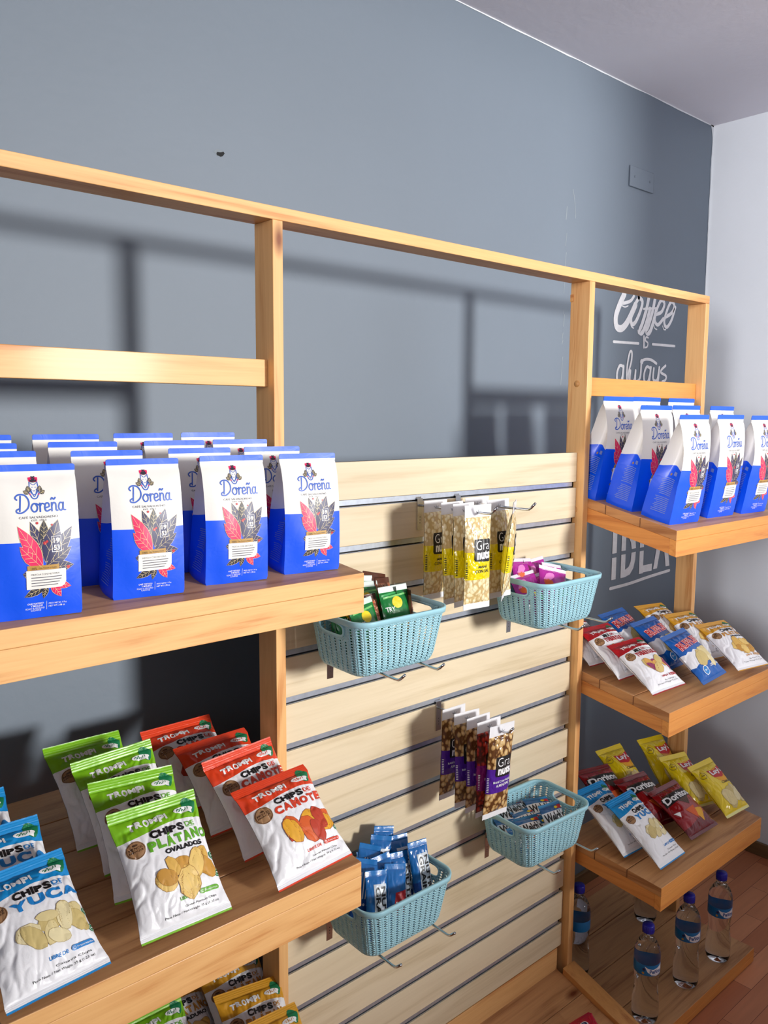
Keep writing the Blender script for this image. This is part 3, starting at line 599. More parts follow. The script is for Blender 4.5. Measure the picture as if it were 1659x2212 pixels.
    for z in (.44, .30): a.lv = 1; a.ell(KDG, X(.955), Z(z), .045 * w, .032 * h); a.lv = 2; a.ring(KW, X(.955), Z(z), .0045, .0005, 14); a.rect(KW, X(.935), X(.975), Z(z) - .0007, Z(z) + .0007)
    return pack(name, S, mt, a, L=L)
# ---- coffee pouch with folded side gussets
def coffee(name, w, h, d, seed, sq=0.):
    CRM, BLU = (234, 231, 225), (0, 84, 238)
    mt = _mc.get('coffee_film') or zone('coffee_film', BLU, [('lo', .515, .0, 1, 0, CRM), ('lo', .957, 0, 1, 0, (24, 96, 232))], .4, .5, .1, wrinkle=.0005); _mc['coffee_film'] = mt
    sd = seed * 3.7
    def D(v):
        q = clamp(v / .93); return d * max(0., (1 - q ** 1.9)) ** .75 + .0012
    def HW(v): return w / 2 * (1 - .02 * math.sin(PI * v) - sq * .10 * math.exp(-((v - .62) / .2) ** 2) - (.03 if v < .02 else 0))
    def front(u, v, sg=1):
        x = u * HW(v); mid = d / 2; bl = (.006 + sq * .002) * math.sin(PI * clamp(v / .9)) ** .8 * (1 - u * u)
        bl += .0016 * noise.noise(Vector((u * 1.8 + sd, v * 4, sg + sd))) * (1 - abs(u) ** 4)
        ed = .0035 * (abs(u) ** 14) * (1 if v < .9 else 0)
        y = mid - sg * (D(v) / 2 + bl * (1 if v < .93 else .1) - ed * 0); y += -.05 * sq * d * math.sin(PI * clamp((v - .35) / .6)) 
        if v > .90: y += .10 * (v - .90) * h * (1 + .6 * noise.noise(Vector((u, sd, 2))))
        z = v * h; 
        return (x, y, z)
    def side(s, v, sg):   # s 0 front edge .. 1 back edge, gusset folding inwards towards the top
        y0, y1 = front(1, v, 1)[1], front(1, v, -1)[1]; g = .5 * math.sqrt(max(0, d * d * 1.02 - D(v) ** 2)) * .85; k = 1 - abs(2 * s - 1)
        bul = .004 * math.sin(PI * s) * clamp(1 - v * 2)
        return (sg * (HW(v) - g * k ** .9 + bul), y0 + (y1 - y0) * s, v * h)
    e = empty(name); b = MB(); us = lsp(-1, 1, 20); vs_ = lsp(0, .957, 40)
    b.grid(lambda u, v: front(u, v, 1), us, vs_, mt); b.grid(lambda u, v: front(u, v, -1), us, vs_, mt, flip=True)
    for sg in (1, -1): b.grid(lambda s, v: side(s, v, sg), lsp(0, 1, 9), lsp(0, .93, 34), mt, flip=(sg < 0), uvfn=lambda s, v: (2 + s, v + .012 * math.cos(s * 2 * PI)))
    b.add([front(-1, 0, 1), front(1, 0, 1), front(1, 0, -1), front(-1, 0, -1)], [(0, 3, 2, 1)], mt, False, [(0, 0)] * 4)
    X = lambda f: (f - .5) * w; Z = lambda f: f * h; kx = w / .106; a = Art(); a.lv = 2
    cx = .49; # head with crown in a ring of leaves
    a.ell(KDK, X(cx), Z(.897), .042 * w, .010 * h); a.leaf(KPK, X(cx), Z(.892), X(cx - .055), Z(.917), .006 * kx); a.leaf(KPK, X(cx), Z(.892), X(cx + .055), Z(.917), .006 * kx); a.leaf(KDK, X(cx), Z(.892), X(cx - .015), Z(.925), .007 * kx); a.leaf(KDK, X(cx), Z(.892), X(cx + .02), Z(.925), .007 * kx)
    a.rib(KBL, [(X(cx - .045), Z(.89)), (X(cx - .05), Z(.85)), (X(cx - .03), Z(.822)), (X(cx), Z(.812)), (X(cx + .03), Z(.822)), (X(cx + .05), Z(.85)), (X(cx + .045), Z(.89))], .0010 * kx); a.rib(KBL, [(X(cx - .035), Z(.885)), (X(cx), Z(.872)), (X(cx + .035), Z(.885))], .0007 * kx)
    a.rib(KBL, [(X(cx - .028), Z(.845)), (X(cx - .03), Z(.835)), (X(cx), Z(.80)), (X(cx + .03), Z(.835)), (X(cx + .028), Z(.845))], .0008 * kx); a.rib(KBL, [(X(cx - .012), Z(.838)), (X(cx), Z(.834)), (X(cx + .012), Z(.838))], .0006 * kx)
    a.rib(KBL, [(X(cx - .06), Z(.83)), (X(cx - .03), Z(.795)), (X(cx), Z(.787)), (X(cx + .03), Z(.795)), (X(cx + .06), Z(.83))], .0013 * kx)
    for sg in (-1, 1):
        a.rib(KBL, [(X(cx + sg * .012), Z(.858)), (X(cx + sg * .026), Z(.858))], .0006 * kx, False)
        a.leaf(KDK, X(cx + sg * .058), Z(.825), X(cx + sg * .072), Z(.868), .0065 * kx, KGD, vw=.0003); a.leaf(KDK, X(cx + sg * .06), Z(.818), X(cx + sg * .125), Z(.838), .0055 * kx, KGD, vw=.0003); a.ell(KPK, X(cx + sg * .05), Z(.815), .001 * kx, .001 * kx, n=8)
    # script name
    ox, oz, s = X(.27), Z(.705), w * .235
    T_ = lambda P: [(ox + x * s * 1.0, oz + y * s * .95) for x, y in P]; lw = .0019 * kx
    for P in ([(.12, .2), (0, .12), (.04, .0), (.3, 0), (.58, .25), (.62, .6), (.45, .88), (.15, .92), (-.02, .78), (.05, .66)], [(.24, .84), (.16, .08)],
              [(.98, .42), (.83, .42), (.72, .22), (.82, .02), (.97, .06), (1.02, .25), (.95, .43), (1.1, .36)], [(1.16, .44), (1.15, .02)], [(1.15, .26), (1.24, .42), (1.36, .4)],
              [(1.42, .2), (1.6, .26), (1.58, .42), (1.45, .42), (1.38, .2), (1.46, .02), (1.66, .1)], [(1.74, .44), (1.73, .02)], [(1.73, .25), (1.82, .43), (1.94, .38), (1.95, .06), (2.02, .03)], [(1.72, .62), (1.78, .7), (1.86, .62), (1.94, .7)],
              [(2.3, .4), (2.16, .42), (2.08, .2), (2.16, .02), (2.28, .1), (2.32, .4)], [(2.33, .43), (2.31, .08), (2.42, .03)]): a.rib(KBL, T_(P), lw)
    a.txt(KGR, 'CAFÉ SALVADOREÑO', X(.29), X(.74), Z(.665), Z(.683), .0, 0); a.txt(KGR, 'EST. 1953', X(.43), X(.60), Z(.647), Z(.658))
    # leaves
    def lf(c, b0, t0, wd, out=True, lv=1): a.lv = lv; a.leaf(c, X(b0[0]), Z(b0[1]), X(t0[0]), Z(t0[1]), wd * w * 1.4, KGD, KGD if out else None, .00036 * kx)
    lf(KNV, (.54, .44), (.41, .645), .085, lv=1); lf(KDK, (.55, .50), (.57, .652), .075, lv=1.2); lf(KNV, (.62, .38), (.90, .60), .12, lv=1.4); lf(KNV, (.56, .38), (.735, .65), .15, lv=2.2); lf(KNV, (.56, .35), (.88, .465), .11, lv=2.0)
    lf(KNV, (.58, .34), (.90, .345), .10, lv=1.5); lf(KNV, (.42, .30), (.30, .31), .07, lv=1.5); lf(KPK, (.53, .36), (.265, .62), .12, lv=2.4); lf(KPK, (.52, .345), (.275, .49), .12, lv=3.2)
    lf(KDK, (.56, .22), (.31, .155), .07, lv=1.2); lf(KDK, (.57, .23), (.53, .135), .05, lv=1.3); lf(KPK, (.62, .24), (.74, .135), .07, lv=1.5); lf(KPK, (.64, .235), (.86, .20), .07, lv=1.4)
    a.lv = 4.2
    for x, z, r_ in ((.49, .635, .0016), (.66, .62, .0013), (.565, .505, .0022), (.59, .515, .0016), (.83, .335, .0022), (.78, .245, .0018)): a.ell(KR, X(x), Z(z), r_ * kx, r_ * kx, n=12)
    a.lv = 4.2; a.rib(KW, [(X(.645), Z(.445)), (X(.645), Z(.545)), (X(.755), Z(.545)), (X(.755), Z(.445)), (X(.645), Z(.445))], .0008 * kx, False); a.lv = 4.4; a.txt(KW, '19', X(.665), X(.735), Z(.50), Z(.535), .03); a.txt(KW, '53', X(.665), X(.735), Z(.455), Z(.49), .03)
    a.lv = 2; a.txt(KW, 'CAFÉ TOSTADO', X(.34), X(.53), Z(.098), Z(.112), .02); a.txt(KW, 'Y MOLIDO', X(.38), X(.52), Z(.081), Z(.094), .02); a.txt(KW, 'ROAST & GROUND', X(.32), X(.54), Z(.064), Z(.076)); a.txt(KW, 'COFFEE', X(.38), X(.50), Z(.05), Z(.061)); a.rib(KW, [(X(.565), Z(.055)), (X(.565), Z(.115))], .0004 * kx, False)
    a.txt(KW, 'PESO NETO: 113 g', X(.59), X(.80), Z(.088), Z(.101), .01); a.txt(KW, 'NET WT: 3.98 oz', X(.59), X(.78), Z(.071), Z(.083), .01)
    fn = lambda x, z, e_: (lambda p: (p[0], p[1] - e_, p[2]))(front(clamp(x / HW(z / h), -1, 1), z / h, 1))
    a.onto(b, fn, .004 * kx)
    for sg in (-1, 1):  # small print on the side gussets
        a = Art(); a.lv = 1; rn = random.Random(seed + sg)
        for k in range(20):
            if k in (10,): continue
            z = .40 - k * .0165; 
            if sg < 0: a.rect(M('ink_pale_blue', (120, 140, 205), .5), .22, .22 + .42 + .1 * rn.random(), z, z + .006)
            else: a.rect(M('ink_pale_blue', (120, 140, 205), .5), .3, .3 + .4 + .1 * rn.random(), z, z + .006)
        a.rect(M('ink_pale_blue', (120, 140, 205), .5), .22, .40, .44, .475); a.ell(M('ink_ochre', (150, 110, 60), .5), .52, .44, .03, .012)
        a.onto(b, lambda s, v, e_: (lambda p: (p[0] + sg * e_ * 2.2, p[1], p[2]))(side(clamp(s), v, sg)), .08)
    b.build('pouch', e)
    b = MB(); m2 = lambda u, v, sg: (lambda p: p)(front(u, v, sg))
    def sealf(u, v, sg):
        c = 0 if v < .985 else (1 - math.sqrt(max(0, 1 - ((v - .985) / .0151) ** 2))) * .06
        return front(u * (1 - c), v, sg)
    b.grid(lambda u, v: sealf(u, v, 1), us, [.957, .966, .975, .985, .991, .996, 1.0], mt); b.grid(lambda u, v: sealf(u, v, -1), us, [.957, .966, .975, .985, .991, .996, 1.0], mt, flip=True); b.build('top_seal', e)
    a = Art(); a.lv = 5; a.rect(KTN, X(.35), X(.72), Z(.331), Z(.362)); a.poly(KCR, [(X(.335), Z(.205)), (X(.74), Z(.205)), (X(.785), Z(.22)), (X(.80), Z(.245)), (X(.80), Z(.33)), (X(.335), Z(.33))]); a.lv = 6
    a.txt(K_, '100%', X(.39), X(.46), Z(.335), Z(.35)); a.txt(K_, 'Café Tostado y Molido', X(.48), X(.69), Z(.337), Z(.348)); a.txt(K_, 'MEZCLA CON HISTORIA', X(.39), X(.72), Z(.297), Z(.308), .0)
    for i, x1 in enumerate((.75, .74, .72, .70)): a.rect(KGR, X(.39), X(x1), Z(.279 - i * .018), Z(.284 - i * .018))
    b = MB(); a.onto(b, fn, .004 * kx); b.build('paper_label', e)
    return e
# ================================================================ coffee
SM = [coffee('coffee_pouch', .106, .197, .070, 1), coffee('coffee_pouch', .106, .197, .070, 5)]
BGm = [coffee('coffee_pouch', .140, .285, .088, 2, 1.), coffee('coffee_pouch', .140, .285, .088, 8, .35)]
zLT = lambda y: -.66 + .12 * (y + .2699)
GC = 'small blue and cream coffee pouches on the upper left shelf'
CL = [(-.562, -.247, -7, 0, 'small coffee pouch at the left edge of the front row, cut by the picture edge'), (-.401, -.230, -7.5, 1, 'small coffee pouch second from the left in the front row'),
 (-.250, -.225, -8, 0, 'small coffee pouch third from the left in the front row'), (-.105, -.228, -8, 1, 'small coffee pouch at the right end of the front row by the shelf corner'),
 (-.574, -.138, -7, 1, 'small coffee pouch in the second row at the far left, only its top visible'), (-.419, -.150, -7.8, 0, 'small coffee pouch in the second row between the two left front pouches'),
 (-.262, -.147, -7.8, 1, 'small coffee pouch in the second row between the second and third front pouches'), (-.123, -.150, -7.5, 0, 'small coffee pouch in the second row at the right end, its emblem half hidden'),
 (-.576, -.064, -7, 0, 'small coffee pouch in the third row at the far left'), (-.420, -.062, -7.6, 1, 'small coffee pouch in the third row, second from the left'),
 (-.263, -.064, -7.4, 0, 'small coffee pouch in the third row, third from the left'), (-.132, -.062, -6.9, 1, 'small coffee pouch in the third row at the right, beside the post'),
 (-.556, .022, -7, 1, 'small coffee pouch in the back row at the far left'), (-.415, .020, -7, 0, 'small coffee pouch in the back row, second from the left'),
 (-.276, .026, -7.6, 1, 'small coffee pouch in the back row, third from the left'), (-.147, .026, -7, 0, 'small coffee pouch in the back row at the right, nearest the post')]
for x, y, ya, k, lab in CL: put(SM[k], (x, y, zLT(y) + .0006), pose(ya, -6.9, 0), lab, 'coffee bag', GC)
zRT = lambda y: -.6796 + .23 * (y + .2716)
GR_ = 'large blue and cream coffee pouches on the upper right shelf'
CR = [(1.127, -.236, -3.4, 0, 'large coffee pouch at the left of the front row, its dark blue side showing'), (1.340, -.231, -2.9, 1, 'large coffee pouch in the middle of the front row on the right shelf'),
 (1.531, -.238, -3.8, 0, 'large coffee pouch at the right of the front row, cut by the picture edge'), (1.122, -.128, -5, 1, 'large coffee pouch just behind the left front one, shaded emblem showing'),
 (1.301, -.118, -4, 0, 'large coffee pouch behind the front middle one'), (1.515, -.118, -2.1, 1, 'large coffee pouch behind the front right one, only its top showing'),
 (1.103, -.022, -2.9, 0, 'large coffee pouch at the back left, beside the middle post'), (1.262, -.014, -2.5, 1, 'large coffee pouch in the middle of the back row'),
 (1.462, -.014, -4, 0, 'large coffee pouch at the right of the back row, beside the outer post')]
for x, y, ya, k, lab in CR: put(BGm[k], (x, y, zRT(y) + .0006), pose(ya, -13.0, 0), lab, 'coffee bag', GR_)
# ================================================================ root-vegetable crisps
GRN, ORG, BLU_, GLD, RED_ = (126, 190, 30), (226, 66, 30), (20, 140, 210), (222, 160, 40), (176, 24, 34)
KGO = ink('band_gold', (200, 140, 50)); KRO = ink('band_red', (176, 30, 40))
def tg(seed, **k): return tromp('crisp_bag', .15, .2, .042, GRN, KG, 'CHIPS', 'DE', 'PLÁTANO', 'OVALADOS', 'plantain', 'Green Plantain Chips', 'Preservantes', seed, **k)
_n = [0]
def variety(col, ci, l1, l1b, l2, l3, pic, en, w, h, t, seed, key, fold=.35, small=True, L=.0021):
    k = 'film_crisp_bag'; _mc.pop(k, None)
    if key in _mc: _mc[k] = _mc[key]
    e = tromp('crisp_bag', w, h, t, col, ci, l1, l1b, l2, l3, pic, en, 'Preservantes', seed, fold, small, L); _mc[key] = _mc[k]; return e
g1 = variety(GRN, KG, 'CHIPS', 'DE', 'PLÁTANO', 'OVALADOS', 'plantain', 'Green Plantain Chips', .150, .2, .050, 3, 'fg', fold=-.3)
g2 = variety(GRN, KG, 'CHIPS', 'DE', 'PLÁTANO', 'OVALADOS', 'plantain', 'Green Plantain Chips', .150, .2, .048, 6, 'fg', fold=-.2)
o1 = variety(ORG, KO, 'CHIPS', 'DE', 'CAMOTE', '', 'sweet', 'Sweet Potato Chips', .160, .186, .050, 4, 'fo', fold=.25)
o2 = variety(ORG, KO, 'CHIPS', 'DE', 'CAMOTE', '', 'sweet', 'Sweet Potato Chips', .158, .19, .048, 9, 'fo', fold=-.3)
u1 = variety(BLU_, KB, 'CHIPS', 'DE', 'YUCA', '', 'yuca', 'Cassava Chips', .146, .19, .048, 7, 'fb', fold=-.25)
y1 = variety(GLD, KGO, 'CHIPS', 'DE', 'PLÁTANO', 'MADURO', 'plantain', 'Ripe Plantain Chips', .148, .195, .048, 12, 'fy', fold=.2)
m1 = variety(RED_, KRO, 'MIX', 'DE', 'TUBÉRCULOS', '', 'mix', 'Root Vegetable Mix', .148, .188, .048, 15, 'fr', fold=.2)
u2 = variety(BLU_, KB, 'CHIPS', 'DE', 'YUCA', '', 'yuca', 'Cassava Chips', .139, .222, .048, 17, 'fb', fold=.1)
GCR = 'crisp bags leaning in rows on the lower left shelf'
zLL = lambda y: -1.192 + .10 * (y + .262) + .018
for P, x, y, ya, le, ro, lab in (
 (g1, -.363, -.255, -3.6, 41.7, -.8, 'frontmost green plantain crisp bag on the left shelf, its full front visible'), (g2, -.358, -.152, -1.8, 42.8, 3, 'second green plantain crisp bag from the front'),
 (g1, -.338, -.064, -2.7, 39, -3.4, 'third green plantain crisp bag from the front, curled top edge'), (g2, -.352, .022, 6, 45.5, 2.8, 'rearmost green plantain crisp bag, partly in shadow'),
 (o1, -.121, -.262, -1.5, 46.5, -3.6, 'frontmost orange sweet potato crisp bag at the shelf corner'), (o2, -.125, -.158, 2, 42, -3, 'second orange sweet potato crisp bag from the front'),
 (o1, -.133, -.066, -1.8, 47.5, -2, 'third orange sweet potato crisp bag, top corner catching light'), (o2, -.153, .030, .4, 52.5, -.2, 'rearmost orange sweet potato crisp bag in deep shade'),
 (u1, -.561, -.263, 2.3, 53.4, -1.4, 'frontmost blue cassava crisp bag at the lower left edge of the picture'), (u1, -.574, -.155, 0, 50, 0, 'second blue cassava crisp bag, behind the front one'), (u1, -.590, -.040, 0, 50, 0, 'rear blue cassava crisp bag, only a corner showing')):
    put(P, (x, y, zLL(y)), pose(ya, le, ro), lab, 'crisp bag', GCR)
zBL = lambda y: -1.72 + .08 * (y + .262) + .018
for P, x, y, ya, le, ro, lab in (
 (y1, -.116, -.208, .8, 48, 4, 'frontmost golden crisp bag on the bottom left shelf, cut by the picture bottom'), (y1, -.112, -.116, -1.1, 48, 7, 'second golden crisp bag on the bottom left shelf'),
 (y1, -.090, -.024, 2.4, 48, 5, 'third golden crisp bag on the bottom left shelf, close under the board'), (y1, -.205, -.01, 10, 54, 6, 'rear left golden crisp bag on the bottom left shelf, dim'),
 (g1, -.276, -.058, 9, 48, 6, 'green crisp bag on the bottom left shelf, its crimped top at the picture bottom'), (g2, -.300, .035, 6, 50, 5, 'dim green crisp bag behind the other one on the bottom left shelf')):
    put(P, (x, y, zBL(y)), pose(ya, le, ro), lab, 'crisp bag', 'crisp bags on the bottom left shelf')
# ================================================================ other crisp brands
def simple_bag(w, h, t, seed, mat, art, fold=.15, **k): return pack('crisp_bag', pillow(w, h, t, seed, fold=fold, **k), mat, art)
RB, RW = (20, 92, 176), (232, 232, 236)
mRuf = zone('ruffled_film', RW, [('loz', .53, .03, 5., 0, RB), ('hiz', .27, .03, 5., 0, RB)], .25, .5, .3, wrinkle=.0008)
def X_(w): return lambda f: (f - .5) * w
w, h = .134, .176; X = X_(w); Z = lambda f: f * h; a = Art(); a.lv = 1.5
a.txt(KR, 'RUFFLES', X(.12), X(.92), Z(.60), Z(.77), .11, .008); a.lv = 2.5; a.txt(KW, 'RUFFLES', X(.125), X(.915), Z(.605), Z(.765), .055, .008); a.lv = 3.5; a.txt(KR, 'RUFFLES', X(.13), X(.91), Z(.61), Z(.76), .02, .008)
a.lv = 2; chips_pic(a, X(.62), Z(.40), .22 * w, .10 * h, *CH['yuca'], 5, 5, .42); a.lv = 2; a.txt(KW, 'ORIGINAL', X(.55), X(.92), Z(.19), Z(.235), .03); a.ell(KW, X(.33), Z(.17), .10 * w, .10 * w); a.lv = 3; a.ell(KB, X(.33), Z(.17), .085 * w, .085 * w); a.lv = 4; a.txt(KW, '25 g', X(.27), X(.39), Z(.155), Z(.185), .02)
ruf = simple_bag(w, h, .045, 21, mRuf, a)
mLay = zone('yellow_film', (236, 206, 20), [('hi', .04, 0, 1, 0, (240, 232, 150))], .22, .5, .4, wrinkle=.0009)
w, h = .129, .185; X = X_(w); Z = lambda f: f * h; a = Art(); a.lv = 1.5; KS = ink('sun_orange', (240, 170, 30))
a.ell(KS, X(.66), Z(.66), .24 * w, .24 * w * .85, n=28); a.lv = 2.4; a.poly(KR, [(X(.36), Z(.80)), (X(.62), Z(.765)), (X(.93), Z(.83)), (X(.95), Z(.68)), (X(.66), Z(.60)), (X(.40), Z(.64))]); a.lv = 3.3; a.txt(KW, "Lay's", X(.42), X(.90), Z(.655), Z(.775), .035, .004)
a.lv = 2; a.ring(KBD, X(.17), Z(.75), .085 * w, .0012); a.rect(KBD, X(.12), X(.22), Z(.745), Z(.755)); a.rect(KBD, X(.14), X(.20), Z(.77), Z(.775)); a.txt(KBD, 'Clásicas', X(.48), X(.84), Z(.49), Z(.535), .02)
chips_pic(a, X(.60), Z(.26), .24 * w, .11 * h, *CH['yuca'], 8, 4, .5)
lay = simple_bag(w, h, .05, 25, mLay, a, fold=.05)
mDor = zone('red_film', (150, 18, 26), [('hi', .22, .05, 2, 0, (104, 14, 24)), ('lo', .90, 0, 1, 0, (120, 24, 28))], .18, .5, .5, wrinkle=.0011)
w, h = .143, .178; X = X_(w); Z = lambda f: f * h; a = Art(); a.lv = 1.4
a.poly(KBD, [(X(.10), Z(.80)), (X(.95), Z(.80)), (X(.60), Z(.48))]); a.lv = 2.2; a.poly(K_, [(X(.06), Z(.60)), (X(.94), Z(.64)), (X(.97), Z(.80)), (X(.08), Z(.77))]); a.lv = 3.1; a.txt(KW, 'Doritos', X(.10), X(.92), Z(.63), Z(.765), .035, .003)
a.lv = 2; a.poly(CH['sweet'][0][1], [(X(.50), Z(.40)), (X(.86), Z(.36)), (X(.66), Z(.14))]); a.lv = 2.4; a.poly(CH['sweet'][0][0], [(X(.34), Z(.42)), (X(.66), Z(.44)), (X(.56), Z(.20))]); a.lv = 2; a.poly(KW, [(X(.08), Z(.47)), (X(.2), Z(.44)), (X(.16), Z(.36))])
dor = simple_bag(w, h, .046, 29, mDor, a, fold=.1)
zRM = lambda y: -1.1647 + .178 * (y + .2739) + .020
GM = 'crisp bags on the middle right shelf'
for P, x, y, ya, le, ro, cat_lab in (
 (m1, 1.127, -.219, -8, 57, -3, 'frontmost white crisp bag with red header on the middle right shelf'), (m1, 1.115, -.118, -2, 53, 1, 'second red-headed crisp bag, right behind the frontmost one'), (m1, 1.108, -.025, 3, 56, 5, 'rear red-headed crisp bag beside the middle post'),
 (ruf, 1.331, -.247, -6, 51, -7, 'frontmost blue and white ridged crisp bag with serrated colour edge'), (ruf, 1.325, -.145, -3.6, 50, -3.7, 'second blue and white ridged crisp bag'), (ruf, 1.290, -.055, -3.5, 50, -3.6, 'third blue and white ridged crisp bag, farther back'),
 (y1, 1.535, -.268, -10, 57, 0, 'frontmost golden-topped plantain crisp bag at the right of the middle shelf'), (y1, 1.500, -.176, -4.4, 55, 2.8, 'second golden-topped plantain crisp bag'), (y1, 1.468, -.090, -2, 54, 4, 'rear golden-topped plantain crisp bag')):
    put(P, (x, y, zRM(y)), pose(ya, le, ro), cat_lab, 'crisp bag', GM)
zRL = lambda y: -1.6602 + .085 * (y + .2700) + .020
GL_ = 'crisp bags on the lower right shelf'
for P, x, y, ya, le, ro, lab in (
 (u2, 1.156, -.238, 1, 55, .4, 'front blue-headed cassava crisp bag on the lower right shelf'), (u2, 1.122, -.148, -1.8, 55, 1, 'blue-headed cassava crisp bag behind the front one, nearer the post'),
 (dor, 1.379, -.218, -8.5, 60, -5, 'frontmost shiny red tortilla chip bag'), (dor, 1.322, -.122, -9, 57.6, 0, 'second shiny red tortilla chip bag'), (dor, 1.250, -.020, -8.6, 55, 2.8, 'rear shiny red tortilla chip bag near the post'),
 (lay, 1.581, -.226, -7, 51.6, -2.6, 'frontmost yellow potato crisp bag at the right corner of the shelf'), (lay, 1.525, -.140, -7.9, 50, 4, 'second yellow potato crisp bag'), (lay, 1.550, -.030, -5.9, 42, 3.4, 'tallest yellow potato crisp bag, upright at the back under the shelf above'), (lay, 1.395, .012, -4.2, 48, 1.5, 'yellow potato crisp bag at the back left, half shaded')):
    put(P, (x, y, zRL(y)), pose(ya, le, ro), lab, 'crisp bag', GL_)
# ================================================================ nut packs
def nutsfn(c1, c2, c3, sc=115):
    def f(n, l, b, tc, mt):
        mp = n.new('ShaderNodeMapping'); mp.inputs['Scale'].default_value = (1, 1, .8); l.new(tc.outputs['Object'], mp.inputs[0])
        ns = n.new('ShaderNodeTexNoise'); ns.inputs['Scale'].default_value = 40; l.new(mp.outputs[0], ns.inputs['Vector'])
        va = n.new('ShaderNodeVectorMath'); va.operation = 'MULTIPLY_ADD'; va.inputs[1].default_value = (.012, .012, .012); l.new(ns.outputs['Color'], va.inputs[0]); l.new(mp.outputs[0], va.inputs[2])
        vo = n.new('ShaderNodeTexVoronoi'); vo.inputs['Scale'].default_value = sc; l.new(va.outputs[0], vo.inputs['Vector'])
        cr = n.new('ShaderNodeValToRGB'); l.new(vo.outputs['Distance'], cr.inputs[0]); e = cr.color_ramp.elements
        e[0].position = .1; e[0].color = lin(c1); e[1].position = .62; e[1].color = lin(c3); x = e.new(.45); x.color = lin(c2)
        bp = n.new('ShaderNodeBump'); bp.invert = True; bp.inputs['Distance'].default_value = .0026; bp.inputs['Strength'].default_value = .9; l.new(vo.outputs['Distance'], bp.inputs['Height']); l.new(bp.outputs[0], b.inputs['Normal'])
        return cr.outputs[0]
    return f
def nutpack(band, nf, seed, l2, l3, cband, name='nut_pack'):
    w, h = .076, .226; S = pillow(w, h, .026, seed, vt=.115, vb=.055, wr=.8, fold=.0, pinch=.06)
    mt = zone('nut_film_%d' % seed, band, [('band', .29, .555, 0, 0, band)], .16, .5, .5, basefn=nf)
    a = Art(); X = X_(w); Z = lambda f: f * h; a.lv = 1.5; a.poly(K_, [(X(.28), Z(.47)), (X(.84), Z(.455)), (X(.87), Z(.475)), (X(.88), Z(.66)), (X(.85), Z(.675)), (X(.27), Z(.68)), (X(.25), Z(.66)), (X(.25), Z(.49))]); a.lv = 2.5
    a.txt(KW, 'Gra', X(.31), X(.82), Z(.575), Z(.665), -.01); a.txt(KW, 'nuts', X(.33), X(.85), Z(.485), Z(.57), .045)
    c = K_ if cband else KW; a.txt(c, l2, X(.40) if cband else X(.2), X(.72) if cband else X(.86), Z(.40), Z(.43), .01); a.txt(c, l3, X(.30), X(.82), Z(.355), Z(.385), .01)
    for i in range(9): a.rect(c, X(.04), X(.08), Z(.31 + i * .018), Z(.318 + i * .018))
    e = pack(name, S, mt, a, seal_mat=ink('tab_white', (232, 232, 236), .3), nu=34, nv=60, zig=.0006)
    b = MB(); b.tube([(-.005, -.0012, h * .935), (-.005, .0012, h * .935)], .001, K_, 6)
    a = Art(); a.lv = 3; a.rib(M('slit_grey', (120, 120, 126), .5), [(-.007, h * .945), (-.005, h * .934), (0, h * .93), (.005, h * .934), (.007, h * .945)], .0009); a.rib(M('slit_grey', (120, 120, 126), .5), [(0, h * .93), (0, h * .955)], .0008)
    b = MB(); a.onto(b, lambda x, z, o: (x, -.0012 - o, z), .05); b.build('hang_slot', e); return e
n1 = nutpack((236, 214, 12), nutsfn((248, 238, 198), (240, 224, 178), (206, 178, 122)), 31, 'MANÍ', 'CON SAL', True)
n2 = nutpack((78, 34, 150), nutsfn((226, 200, 150), (196, 156, 98), (96, 60, 32), 92), 33, 'MANÍ CON PASAS', 'ALMENDRAS', False)
n3 = nutpack((140, 20, 110), nutsfn((210, 70, 50), (160, 30, 30), (80, 20, 20), 105), 35, 'MIX CON', 'ARÁNDANOS', False)
GN = 'yellow salted peanut packs on the two upper hooks'; zt = GZ(1) - .0068
HH = .226 * .935
for x, y, ya, le, lab in ((.392, -.030, 2, 0, 'yellow nut pack at the back of the left hook, against the panel'), (.394, -.080, 4, 3, 'second yellow nut pack from the back of the left hook, its front half hidden'), (.393, -.115, 6, 2, 'third yellow nut pack on the left hook, right behind the front one'),
      (.392, -.158, -6, 0, 'frontmost yellow nut pack on the left hook, broad glossy streak'), (.520, -.105, 0, 3, 'yellow nut pack on the right hook behind the frontmost one, shaded'), (.521, -.152, 34, -6, 'frontmost yellow nut pack on the right hook, turned edgeways'), (.520, -.040, -4, 0, 'rearmost yellow nut pack on the right hook, only its white tab showing')):
    Rt = pose(ya, le, 0).to_matrix(); p = Vector((x, y, zt - .001)) - Rt @ Vector((0, 0, HH)); put(n1, p, pose(ya, le, 0), lab, 'snack pack', GN)
zt = GZ(6) - .0068; GP = 'purple nut packs on the middle hook'
for P, x, y, ya, le, lab in ((n2, .463, -.030, -2, -2, 'rearmost purple nut pack on the middle hook'), (n2, .463, -.072, -8, 2, 'second purple nut pack from the back of the middle hook'), (n2, .463, -.108, -2, 0, 'third purple nut pack on the middle hook'),
      (n3, .463, -.140, -2, 0, 'magenta berry and nut pack on the middle hook, behind the front purple one'), (n2, .464, -.178, -6, -5, 'frontmost purple nut pack hanging over the basket edge, bottom seal flared out')):
    Rt = pose(ya, le, 0).to_matrix(); p = Vector((x, y, zt - .001)) - Rt @ Vector((0, 0, HH)); put(P, p, pose(ya, le, 0), lab, 'snack pack', GP)
